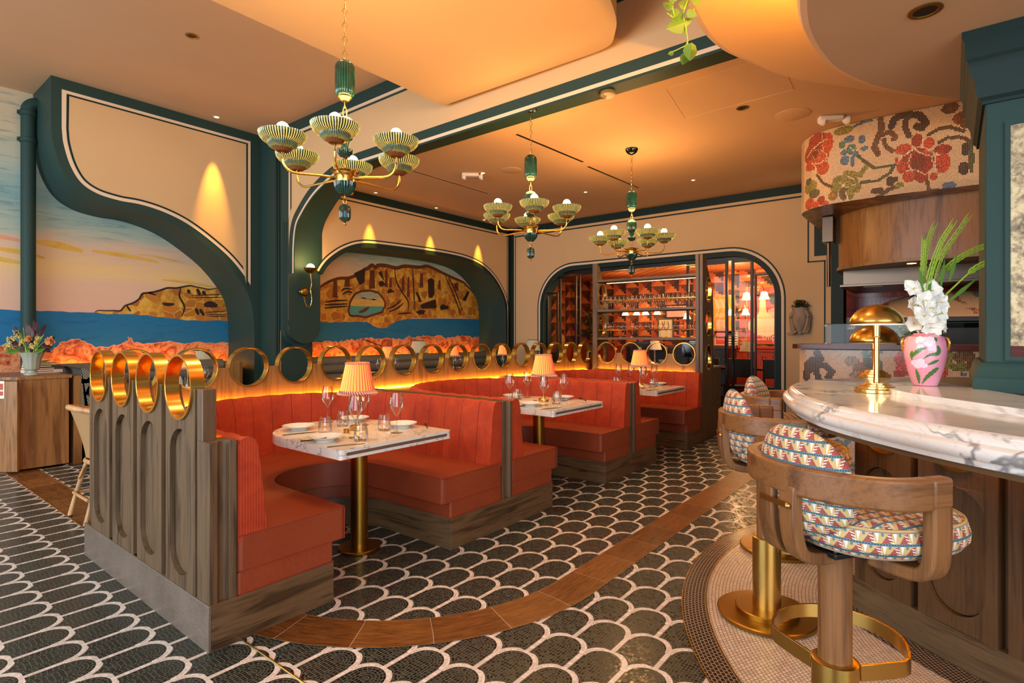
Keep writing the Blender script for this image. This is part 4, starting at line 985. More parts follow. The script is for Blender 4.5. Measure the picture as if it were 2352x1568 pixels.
# ================================================================ bar counter
edge = [(1.58, -1.9), (1.60, -1.4), (1.66, -1.0), (1.80, -.56), (2.03, -.15), (2.24, .12), (2.52, .375), (2.75, .52), (3.03, .64), (3.40, .745), (3.70, .775), (3.98, .735), (4.25, .61), (4.55, .40), (4.85, .08), (5.0, -.5), (5.0, -1.6), (4.3, -2.8), (2.9, -3.1), (1.9, -2.6)]
C = cr(edge, 6, True); n = len(C)
prof = [(.10, .965), (.03, .966), (.03, .985), (.012, .988), (.0, 1.0), (-.004, 1.014), (.0, 1.028), (.013, 1.036), (.022, 1.038), (.022, 1.044), (.026, 1.056), (.036, 1.066), (.052, 1.0705)]
sgn = 1 if sum(a[0]*b[1]-b[0]*a[1] for a, b in zip(C, C[1:]+C[:1])) > 0 else -1
mb = MB(); rings = [[(p[0], p[1], z) for p in offs(C, d*sgn, True)] for d, z in prof]
mb.add([v for l in rings for v in l], [(j*n+i, j*n+(i+1) % n, (j+1)*n+(i+1) % n, (j+1)*n+i) for j in range(len(prof)-1) for i in range(n)], smooth=True)
well = [(3.20, -.262), (3.52, -.115), (3.70, -.03), (3.86, .005), (3.90, -.04), (3.90, -2.0), (3.0, -2.0), (2.70, -1.15), (2.92, -.62)]
fl_ = [(p[0], p[1]) for p in rings[-1]]; T = tessellate_polygon([[Vector((x, y, 0)) for x, y in fl_], [Vector((x, y, 0)) for x, y in well]])
mb.add([(x, y, 1.0705) for x, y in fl_+well], [tuple(q) for q in T]); k = len(well)
mb.add([(x, y, z) for z in (1.0705, .965) for x, y in well], [(i, (i+1) % k, k+(i+1) % k, k+i) for i in range(k)]+[tuple(range(k, 2*k))])
t = thing('bar_counter', 'large curved white marble bar top with grey veins and rounded edge', 'counter', (3.3, 0, 0)); L = (-3.3, 0, 0)
obj('marble_top', mb, M['marble'], t, L)
C2 = [p for p in offs(C, .054*sgn, True)]
P = [p for p in C2 if p[0] > 3.93 and p[1] > -1.2]
P = sorted(P, key=lambda p: -p[1]); top = [q for q in P]
obj('grey_top', MB().prism([(3.93, -1.2)]+[(3.93, max(p[1] for p in C2 if abs(p[0]-3.93) < .12)-.01)]+[p for p in sorted(P, key=lambda p: math.atan2(p[1]+1.2, p[0]-3.93), reverse=True)], 1.071, 1.0725), M['marble_g'], t, L, label='grey marble back part')
ledge = [(3.32, .262), (3.16, .205), (3.029, .139), (2.877, .015), (2.724, -.102), (2.60, -.21), (2.40, -.42), (2.25, -.65), (2.15, -1.0), (2.6, -1.1), (2.85, -.58), (3.18, -.25), (3.51, -.10), (3.68, -.015), (3.84, .02), (3.80, .20), (3.60, .27)]
obj('raised_ledge', MB().prism(ledge, 1.0705, 1.097), M['marble'], t, L, bevel=.006, seg=3)
P = offs(C, .045*sgn, True); obj('wood_subtop', MB().prism(P, .945, .964), M['oak_x'], t, L, bevel=.004)
# bar front: oak panels with arched insets and a row of round openings under the top
front = cr([(2.30, -1.2), (2.44, -.85), (2.62, -.46), (2.841, -.11), (3.008, .12), (3.237, .385)], 8)
D = [0]
for a, b in zip(front, front[1:]): D.append(D[-1]+math.dist(a, b))
def onf(s, d=0):
    s = max(0, min(D[-1]-1e-6, s)); i = next(k for k in range(len(D)-1) if D[k+1] >= s); u = (s-D[i])/(D[i+1]-D[i])
    p, q = front[i], front[i+1]; tx, ty = (q[0]-p[0]), (q[1]-p[1]); l = math.hypot(tx, ty)
    return (p[0]+tx*u-ty/l*d, p[1]+ty*u+tx/l*d)
fnf = lambda p, t: (*onf(p[0], t), p[1])
t = thing('curved_bar', 'curved oak bar front with arched panels and round openings under the marble top', 'counter', (3.3, -.3, 0)); L = (-3.3, .3, 0)
body = front+[(4.6, .36), (4.7, -1.5), (2.6, -1.6)]
obj('core', MB().prism([(p[0], p[1]) for p in offs(front, -.03)]+[(4.5, .34), (4.6, -1.5), (2.6, -1.6)], 0, .95), M['bar_oak'], t, L)
Q = offs(front, .012); Q2 = offs(front, -.03)
obj('plinth', MB().prism(Q+Q2[::-1], 0, .155), M['oak_x'], t, L, bevel=.003)
pitch = .345; s1 = D[-1]-.02
for k in range(5):
    b = s1-k*pitch; a = b-pitch+.035; c = (a+b)/2; hw = (b-a)/2
    if a < .02: break
    def sub(P, m=3):
        o = []
        for p, q in zip(P, P[1:]+P[:1]):
            r = max(1, int(math.dist(p, q)/.04)); o += [(p[0]+(q[0]-p[0])*i/r, p[1]+(q[1]-p[1])*i/r) for i in range(r)]
        return o
    outline = sub([(a, .155), (b, .155), (b, .95)]+[(c+.128*cos(R(q)), .93-.128*sin(R(q))) for q in range(0, 181, 9)]+[(a, .95)])
    hole = stad(c, .112, .215, .735)
    p = obj('panel', MB().prism(outline, -.03, .012, fn=fnf, holes=[hole]), M['bar_oak'], t, L)
    obj('inset', MB().prism(stad(c, .107, .22, .73), -.03, -.006, fn=fnf), M['bar_oak'], p)
    ringp = [(c+.128*cos(R(q)), .93-.128*sin(R(q))) for q in range(0, 181, 6)]
    obj('lit_rim', MB().tube([fnf(r, -.008) for r in ringp], 0, w=(.006, .045), up=(0, 0, 1)), M['brass_dk'], p)
P = offs(front, .03)
obj('led_strip', MB().tube([(p[0], p[1], .945) for p in offs(front, .04)], 0, w=(.006, .012)), M['led'], t, L)
# dark mosaic band against the bar plinth
mb = MB(); A = offs(front, .012); B = offs(front, .135); m_ = len(front)
mb.add([(p[0], p[1], .006) for p in A+B], [(i, i+1, m_+i+1, m_+i) for i in range(m_-1)]); struct('floor_bar_band', mb, MATS['dark_mosaic_ring'])
# ================================================================ bar stools
def stool(lab, fab, fr, grp='wood and brass bar stools'):
    """origin on the floor under the column, sitter faces +X"""
    t = thing('bar_stool', lab, 'bar stool', (0, 0, 0), 0, grp)
    obj('base', MB().lathe([(.210, .004), (.222, .006), (.224, .022), (.218, .026), (.142, .028), (.142, .046), (.137, .050), (.062, .051)], n=72), M['brass_dk'], t)
    obj('sleeve', MB().lathe([(.0635, .051), (.0635, .382), (.058, .385), (.046, .385)], n=48, cap=False), M['brass'], t)
    obj('column', MB().lathe([(.0455, .30), (.0455, .725)], n=40), M['ash'], t)
    # foot rest: flat brass band leaving the sleeve and looping round
    P = [(.03, -.064), (.10, -.15), (.15, -.19)]+[(.215+.19*cos(R(a)), .19*sin(R(a))) for a in range(-88, 89, 8)]+[(.15, .19), (.10, .15), (.03, .064)]
    obj('foot_rest', MB().tube([(x, y, .345) for x, y in cr(P, 2)], 0, w=(.048, .009)), M['brass'], t, bevel=.001, rot=(0, 0, R(fr)))
    obj('swivel_plate', MB().box(-.10, .10, -.10, .10, .725, .741), M['black'], t, bevel=.003)
    obj('bolt', MB().lathe([(.006, .741), (.006, .757)], (.085, -.085, 0), 8).lathe([(.006, .741), (.006, .757)], (.085, .085, 0), 8).lathe([(.006, .741), (.006, .757)], (-.085, -.085, 0), 8), M['steel'], t)
    def sf(u, v):
        a = 2*PI*u; e = 2.6; c_, s_ = cos(a), sin(a); R0 = .232/((abs(c_)**e+abs(s_)**e)**(1/e))
        pr = [(.0, .752), (.72, .750), (.93, .756), (1.0, .780), (1.005, .800), (.97, .832), (.86, .848), (.5, .857), (0, .860)]
        k = v*8; i = min(7, int(k)); q = k-i; q = q*q*(3-2*q) if i in (2, 3, 4, 5) else q
        r = pr[i][0]*(1-q)+pr[i+1][0]*q; z = pr[i][1]*(1-q)+pr[i+1][1]*q
        return (R0*r*c_*1.06+.10, R0*r*s_*1.02, z)
    def suv(u, v):
        x, y, z = sf(u, v); return (2*PI*u*.232, z) if .25 < v < .66 else (x*1.0, y+.3)
    obj('seat', MB().grid(sf, 72, 24, closeu=True, uvf=suv), fab, t)
    obj('seat_welt', MB().tube([(sf(u/72, .66)[0]*1.002, sf(u/72, .66)[1]*1.002, sf(u/72, .66)[2]) for u in range(72)], .004, 6, closed=True), fab, t)
    # back cushion: egg-shaped pad curved round the back
    def bf(u, v):
        a = 2*PI*u; ph = PI*v; hw = .185; hh = .155; y = hw*cos(a)*sin(ph); zz = hh*sin(a)*sin(ph); zz *= 1.08 if zz > 0 else .95
        th = .042*cos(ph)
        th = .042*(1-abs(sin(ph))**3.2)**.5*(1 if ph < PI/2 else -1)
        rr = .262+th-.02*(zz/.15); an = y/.262
        return (.108-rr*cos(an)+.0-(zz)*.14, rr*sin(an), .925+zz)
    obj('back_cushion', MB().grid(bf, 48, 20, closeu=True, uvf=lambda u, v: (.4*cos(2*PI*u)*sin(PI*v)*.5, .155*sin(2*PI*u)*sin(PI*v))), fab, t)
    # bent rail
    RX, RY = .197, .258
    P = [(.030, -RY), (0, -RY)]+[(RX*cos(R(a)), RY*sin(R(a))) for a in range(-105, -256, -15)]+[(0, RY), (.030, RY)]
    P = P[::-1]
    obj('arm_rail', MB().tube([(x, y, .945) for x, y in cr(P, 2)], 0, w=(.082, .040)), M['ash_x'], t, bevel=.008, seg=3)
    for s in (-1, 1):
        P = [(.062, .258*s, .93), (.064, .258*s, .86), (.064, .256*s, .79), (.063, .248*s, .745), (.060, .222*s, .722), (.055, .16*s, .716), (.04, .09*s, .720)]
        obj('front_leg', MB().tube(cr(P, 3), 0, w=(.064, .036), up=(1, 0, .02)), M['ash'], t, bevel=.007, seg=3)
        P = [(-.196, .042*s, .93), (-.198, .042*s, .86), (-.195, .042*s, .80), (-.182, .042*s, .752), (-.16, .042*s, .728), (-.11, .042*s, .718), (-.07, .042*s, .720)]
        obj('back_slat', MB().tube(cr(P, 3), 0, w=(.060, .034), up=(0, 1, .02)), M['ash'], t, bevel=.007, seg=3)
        obj('mitre', MB().box(.024, .097, .258*s-.0205, .258*s+.0205, .904, .986), M['ash_x'], t, bevel=.012, seg=3)
    obj('brass_pin', MB().tube([(-.219, -.055, .875), (-.219, .055, .875)], 0, w=(.016, .006)).ball((-.221, -.055, .875), .009), M['brass'], t)
    return t
ST = ((1.905, .275, -36, 'nearest wooden bar stool with patterned cushions and a full brass foot ring', 'stool_f'),
      (2.86, .70, -62, 'middle bar stool, its patterned back close behind the nearest stool', 'stool_f'),
      (3.795, .862, -92, 'farthest bar stool with rounded patterned back facing the end wall', 'stool_f'))
for x, y, a, lab, f in ST:
    s = stool(lab, M[f], {-36: 42, -62: 30, -92: 25}[a]); s.location = (x, y, .002); s.rotation_euler = (0, 0, R(a))
# ================================================================ on the counter
def dome_lamp(name, lab, x, y, z, r, h, hb):
    t = thing(name, lab, 'lamp', (x, y, z), .4, 'brass dome lamps')
    obj('base', MB().lathe([(.098, 0), (.098, .016), (.092, .018), (.080, .019), (.080, .028), (.066, .030), (.066, .038), (.052, .040), (.052, .047), (.012, .049), (.012, .06)], n=8*6), M['brass_sh'], t, bevel=.001)
    obj('stem', MB().lathe([(.014, .05), (.011, .08), (.013, h*.55), (.012, h*.8), (.0165, h*.82), (.0165, h*.98)], n=24), M['brass_sh'], t)
    pr = [(r*cos(R(a)), h+hb*sin(R(a))) for a in range(0, 91, 9)]; pr = [(max(a, .001), b) for a, b in pr]
    s = obj('dome_shade', MB().lathe(pr, n=64, cap=False), M['brass'], t); m = s.modifiers.new('s', 'SOLIDIFY'); m.thickness = .002
    obj('inner_lining', MB().lathe([(a*.975, b-.003) for a, b in pr], n=48, cap=False), M['white'], t)
    obj('bulb', MB().ball((0, 0, h+hb*.35), .022), M['bulb'], t)
    point('lamp_glow', (x, y, z+h+hb*.2), 5.5, (1, .62, .26), .03)
dome_lamp('dome_lamp', 'polished brass lamp with dome shade and stepped base on the bar top', 3.31, .296, 1.0715, .116, .340, .098)
dome_lamp('dome_lamp', 'second brass dome lamp partly hidden behind the front one', 4.55, .42, 1.0735, .148, .232, .125)
# pink vase with gladioli
VX, VY, VZ = 3.555, .108, 1.0975
t = thing('flower_vase', 'pink glazed vase painted with lilac flowers and green leaves on the bar', 'vase', (VX, VY, VZ))
vp = [(.045, 0), (.052, .002), (.062, .03), (.078, .085), (.090, .145), (.093, .185), (.090, .225), (.080, .25), (.060, .258), (.052, .262), (.050, .268), (.045, .262), (.05, .25)]
obj('body', MB().lathe(vp, n=56, cap=False), M['pink'], t)
def vr(z):
    for (a, za), (b, zb) in zip(vp, vp[1:]):
        if za <= z <= zb: return a+(b-a)*(z-za)/(zb-za)
    return .06
view = math.atan2(-VY, -VX)
def vpt(u, z, d=.0012):   # u metres to the right as seen from the room
    r = vr(z)+d; a = view+u/r; return (r*cos(a), r*sin(a), z)
for s in (-1, 1):
    P = [vpt(s*.0+s*.083*1.4, .245, -.004), vpt(s*.122, .24, .012), vpt(s*.128, .215, .012), vpt(s*.128, .18, .002)]
    obj('handle', MB().tube(cr(P, 4), [.006]*13, 6), M['vgold'], t)
def leafy(mb, P, w, mi):
    P = cr(P, 5); n = len(P)
    A = []; B = []
    for i, p in enumerate(P):
        k = w*sin(PI*(i+.4)/(n+.2))*(1+.45*(i % 2)); q = offs_pt(P, i, k); r = offs_pt(P, i, -k); A.append(vpt(*q)); B.append(vpt(*r))
    mb.add(A+B, [(i, i+1, n+i+1, n+i) for i in range(n-1)], mi)
mb = MB()
for P, w in (([(-.025, .01), (-.03, .05), (-.04, .085)], .007), ([(-.015, .01), (.01, .05), (.045, .085), (.06, .095)], .008), ([(-.06, .14), (-.045, .165), (-.02, .185), (.005, .195)], .008), ([(-.058, .13), (-.062, .16), (-.055, .18)], .006),
             ([(-.008, .14), (.02, .16), (.05, .165), (.06, .18), (.055, .20), (.048, .205)], .008), ([(.01, .11), (.035, .122), (.06, .135)], .006), ([(.03, .215), (.045, .235), (.04, .248)], .006)): leafy(mb, P, w, 0)
obj('painted_leaves', mb, M['vgreen'], t)
mb = MB()
for cu, cz, r in ((.0, .232, .02), (-.02, .238, .018), (.02, .238, .017), (.015, .215, .018), (.03, .225, .013), (-.045, .118, .018), (-.02, .125, .018), (-.03, .105, .018), (-.005, .105, .015)):
    mb = MB(); mb.add([vpt(cu+r*cos(a*PI/6)*(1+.2*(a % 2)), cz+r*.75*sin(a*PI/6)*(1+.2*(a % 2)), .002) for a in range(12)], [tuple(range(12))]); obj('painted_petal', mb, M['vlil'], t)

t = thing('gladiolus_bouquet', 'tall white gladioli with green buds leaning to the right in the pink vase', 'flowers', (VX, VY, VZ+.25))
rt = Vector((sin(R(38.4)), -cos(R(38.4)), 0)); fw = Vector((cos(R(38.4)), sin(R(38.4)), 0)); rn = random.Random(4)
def pp(u, z, w=0): return tuple(rt*u*.95+fw*(w-.8*max(0, u-.09))+Vector((0, 0, z)))
stems = [[(-.01, -.15), (-.02, .08), (-.01, .28), (.03, .45), (.09, .565)], [(0, -.15), (.02, .10), (.05, .30), (.10, .44), (.175, .60)], [(.01, -.15), (.03, .12), (.09, .28), (.15, .38), (.24, .445), (.28, .42)],
         [(.02, -.15), (.05, .12), (.12, .26), (.2, .355), (.32, .365), (.41, .375)], [(-.02, -.15), (-.04, .1), (-.02, .25), (-.01, .40), (-.005, .50)], [(0, -.1), (.0, .15), (.02, .32), (.05, .46), (.10, .58)]]
for k, P in enumerate(stems):
    w = (k % 3-1)*.03; Q = cr(P, 6); pts = [pp(a, b, w*max(0, b)*4) for a, b in Q]
    s = obj('stem', MB().tube(pts, [.0055*(1-.6*i/len(pts)) for i in range(len(pts))], 6), M['stemg'], t)
    mb = MB(); n = len(pts)
    for i in range(n//2, n-1):     # tight green buds
        p = Vector(pts[i]); d = (Vector(pts[i+1])-Vector(pts[i-1])).normalized()
        for sd in (-1, 1):
            o = d.cross(fw).normalized()*sd*.005; q = p+o; tip = p+d*.05+o*2.0
            mb.tube([q, q+(tip-q)*.35+o*1.0, tip], [.0025, .0062*(1.25-i/n), .001], 5)
    obj('bud', mb, M['stemg'], s)
def bloom(name, c, r, face, par):
    mb = MB(); face = Vector(face).normalized(); a = face.orthogonal().normalized(); b = face.cross(a)
    for k in range(6):
        th = k*PI/3+rn.uniform(-.15, .15); d = a*cos(th)+b*sin(th); e = face.cross(d); ln = r*rn.uniform(.85, 1.15)
        def f(u, v, d=d, e=e, ln=ln, k=k):
            w = ln*.50*sin(PI*min(.999, v**.75*.93+.06))*(u-.5)*2; h = (v**1.3)*.75-.35*v**4; ruf = .004*sin(u*21+k)*v-.010*(1-abs(u-.5)*2)*v
            return Vector(c)+d*(ln*(.06+v*.95))+e*w+face*(ln*h*(1-.9*v)+ruf-.35*ln*(1-v))
        mb.grid(f, 6, 6)
    mb.tube([Vector(c)-face*r*.3, Vector(c)+face*r*.28], [.004, .0015], 5, mi=1)
    return obj(name, mb, [M['petal'], M['yellowf']], par)
for (u, z, r, w) in ((.0, .045, .058, -.05), (-.035, .11, .056, -.045), (.045, .115, .056, -.05), (-.03, .185, .052, -.04), (.055, .175, .055, -.045), (.015, .235, .05, -.03), (-.06, .25, .05, .0), (.085, .06, .045, -.02), (-.065, .07, .045, -.01), (.08, .235, .045, 0), (-.02, .02, .04, -.02), (.03, .30, .035, 0), (-.06, .165, .04, 0), (.10, .13, .04, 0), (-.005, .145, .045, -.055)):
    bloom('blossom', pp(u, z, w), r, tuple(-fw+rt*(u*6+rn.uniform(-.3, .3))+Vector((0, 0, rn.uniform(-.1, .35)))), t)
mb = MB()
for (u, z, u2, z2) in ((.09, .17, .20, .30), (-.02, .0, -.03, .14), (.03, .02, .10, .12), (-.03, .22, -.05, .36), (.06, .25, .09, .4), (.1, .28, .13, .42), (.0, .2, .01, .38)):
    A, B = Vector(pp(u, z, -.03)), Vector(pp(u2, z2, -.02)); d = (B-A); e = d.cross(fw).normalized()
    mb.add([A-e*.004, A+d*.5-e*.011, B, A+d*.5+e*.011, A+e*.004], [(0, 1, 2, 3, 4)])
obj('leaf', mb, M['leafg'], t)
# ================================================================ green column with antique mirror standing on the bar
t = thing('back_bar_cabinet', 'dark green painted back bar column with antique mirror panel', 'cabinet', (3.6, -.3, 1.02)); L = (-3.6, .3, -1.02)
obj('tile_upstand', MB().box(3.56, 3.88, -1.9, -.165, .966, 1.10), M['slate'], t, L)
obj('body', MB().box(3.50, 4.3, -2.0, -.125, 1.10, 2.80), M['green'], t, L, bevel=.006)
obj('base_moulding', MB().prism([(-.02, 1.085), (.045, 1.085), (.045, 1.15), (.035, 1.165), (.03, 1.20), (.012, 1.225), (-.02, 1.23)], 0, 1, fn=lambda p, q: (3.50-p[0], -2 if q else -.125+p[0], p[1])), M['green'], t, L, bevel=.002)
obj('side_base', MB().prism([(-.02, 1.085), (.045, 1.085), (.045, 1.15), (.035, 1.165), (.03, 1.20), (.012, 1.225), (-.02, 1.23)], 0, 1, fn=lambda p, q: (4.3 if q else 3.50-p[0], -.125+p[0], p[1])), M['green'], t, L)
cp = [(0, 2.46), (.012, 2.46), (.012, 2.475), (.028, 2.49), (.035, 2.52), (.040, 2.57), (.062, 2.62), (.062, 2.655), (.075, 2.67), (.075, 2.75), (.088, 2.77), (.088, 2.81), (0, 2.81)]
obj('crown', MB().prism(cp, 0, 1, fn=lambda p, q: (3.50-p[0], -2 if q else -.125+p[0], p[1])), M['green_dk'], t, L)
obj('side_crown', MB().prism(cp, 0, 1, fn=lambda p, q: (4.3 if q else 3.50-p[0], -.125+p[0], p[1])), M['green_dk'], t, L)
fr = obj('mirror_frame', MB().prism([(-1.9, 1.235), (-.195, 1.235), (-.195, 2.36), (-1.9, 2.36)], 3.488, 3.50, 'x', holes=[[(-1.85, 1.255), (-.215, 1.255), (-.215, 2.34), (-1.85, 2.34)]]), M['green'], t, L, bevel=.003)
obj('mirror', MB().box(3.494, 3.499, -1.86, -.21, 1.25, 2.345), M['mirror'], t, L)
obj('dark_edge_strip', MB().prism([(-1.86, 1.255), (-.215, 1.255), (-.215, 1.305), (-1.86, 1.305)], 3.4925, 3.494, 'x'), M['redbr'], t, L)
# hanging pothos from the ceiling disc
t = thing('hanging_vine', 'trailing green pothos vine hanging down beside the curved ceiling', 'plant', (2.71, 1.10, 3.35)); rn = random.Random(11)
c0 = Vector((2.71, 1.10, 3.35))
def at(px, py, dep):
    l = (px-1176)/1275*dep; return fw*dep+rt*l+Vector((0, 0, 1.35+(772-py)/1275*dep))-c0
dp = 2.9
vn = [[(1585, -60), (1582, -10), (1570, 30), (1576, 70), (1578, 100), (1560, 112), (1542, 120)], [(1580, -60), (1560, -20), (1545, 10), (1548, 40), (1532, 30)], [(1576, 70), (1580, 100), (1572, 118), (1590, 125)], [(1600, -60), (1592, -20), (1594, 20), (1590, 45)]]
for P in vn: obj('vine_stem', MB().tube(cr([at(x, y, dp) for x, y in P], 4), .0035, 5), M['stemg'], t)
for (x, y, s, a) in ((1556, 57, 50, 200), (1535, 12, 26, 160), (1562, 40, 34, 60), (1590, 30, 26, -30), (1572, 8, 26, 30), (1545, -8, 26, 120), (1587, 118, 40, -95), (1572, 135, 28, -110), (1541, 122, 14, 200), (1578, 48, 26, 20), (1600, 0, 26, -60), (1550, 30, 24, 220)):
    c = at(x, y, dp+rn.uniform(-.05, .05)); a = R(a); d = rt*cos(a)+Vector((0, 0, sin(a))); e = rt*-sin(a)+Vector((0, 0, cos(a))); s = s/1275*dp
    nrm = fw*rn.uniform(.2, .5); mb = MB()
    P = [(-.5, 0), (-.42, .28), (-.1, .42), (.25, .26), (.55, 0), (.25, -.26), (-.1, -.42), (-.42, -.28)]
    mb.add([c+d*(s*p)+e*(s*q)+nrm*(s*abs(q)) for p, q in P], [(0, 1, 2, 3, 4), (0, 4, 5, 6, 7)]); obj('leaf', mb, M['leafg'], t)
# ================================================================ floral glass mosaic over and on the kitchen counter
def mosaic_mb(path, z0, z1, ts, mot, base, bot=None):
    D = [0]
    for a, b in zip(path, path[1:]): D.append(D[-1]+math.dist(a, b))
    def at(s):
        i = next((k for k in range(len(D)-1) if D[k+1] >= s), len(D)-2); u = (s-D[i])/(D[i+1]-D[i]); p, q = path[i], path[i+1]
        return (p[0]+(q[0]-p[0])*u, p[1]+(q[1]-p[1])*u)
    ns = int(D[-1]/ts); nz = int((z1-z0)/ts); rn = random.Random(5); mats = []; idx = {}
    def colour(s, z):
        c = None
        for m in mot:
            if isinstance(m[0], list):
                L = m[0]
                for p, q in zip(L, L[1:]):
                    dx, dz = q[0]-p[0], q[1]-p[1]; l2 = dx*dx+dz*dz or 1; u = max(0, min(1, ((s-p[0])*dx+(z-p[1])*dz)/l2))
                    if math.hypot(s-p[0]-dx*u, z-p[1]-dz*u) < m[1]: c = m[2]; break
            elif ((s-m[0])/max(m[2], .01))**2+((z-m[1])/max(m[3], .01))**2 < 1: c = m[4]
        return c
    def jit(c, a):
        k = rn.choice((1-a, 1, 1, 1+a)); return tuple(round(min(1, q*k), 3) for q in c[:3])
    mb = MB(); v = []; f = []; mi = []
    for j in range(nz+1):
        for i in range(ns+1): x, y = at(i*ts); v.append((x, y, z0+j*ts))
    for j in range(nz):
        for i in range(ns):
            c = colour((i+.5)*ts, z0+(j+.5)*ts)
            key = ('b', rn.randint(0, 2)) if c is None else (c, rn.randint(0, 2))
            if key not in idx:
                C = col(base) if key[0] == 'b' else col(key[0]); k = (.9, 1.0, 1.1)[key[1]] if key[0] == 'b' else (.62, 1.0, 1.5)[key[1]]
                idx[key] = len(idx); mats.append(tuple(min(1, q*k) for q in C[:3]))
            f.append((j*(ns+1)+i, j*(ns+1)+i+1, (j+1)*(ns+1)+i+1, (j+1)*(ns+1)+i)); mi.append(idx[key])
    uv = [(i, j) for j in range(nz+1) for i in range(ns+1)]
    for ff, m in zip(f, mi):
        mb.uv[len(mb.f)] = [uv[q] for q in ff]; mb.f.append(list(ff)); mb.m.append(m); mb.sm.append(False)
    mb.v = v
    out = []
    for k, c in enumerate(mats):
        m = Mat('glass_mosaic', c, .15); x, y, z = sep(coord('UV')); g = ((x.fr()-.5).ab() > .42).mx((y.fr()-.5).ab() > .42)
        m.c(mixc(g, c, '#b89a7c' if max(c) > .3 and min(c) > .2 else '#a08468')); m.bump(1-g, .2, .001); out.append(m.m)
    return mb, out
HOOD = [(7.9,1.43),(7.55,1.43),(7.409,1.421),(7.279,1.368),(7.142,1.266),(7.066,1.143),(7.026,1.046),(6.998,0.86),(6.99,0.66),(6.99,0.3),(7.01,-0.15),(7.05,-0.9)]
CNT = [(7.4,1.36),(6.99,1.36),(6.95,1.3),(6.93,0.9),(6.93,0.3),(6.95,-0.15),(7.0,-0.9)]
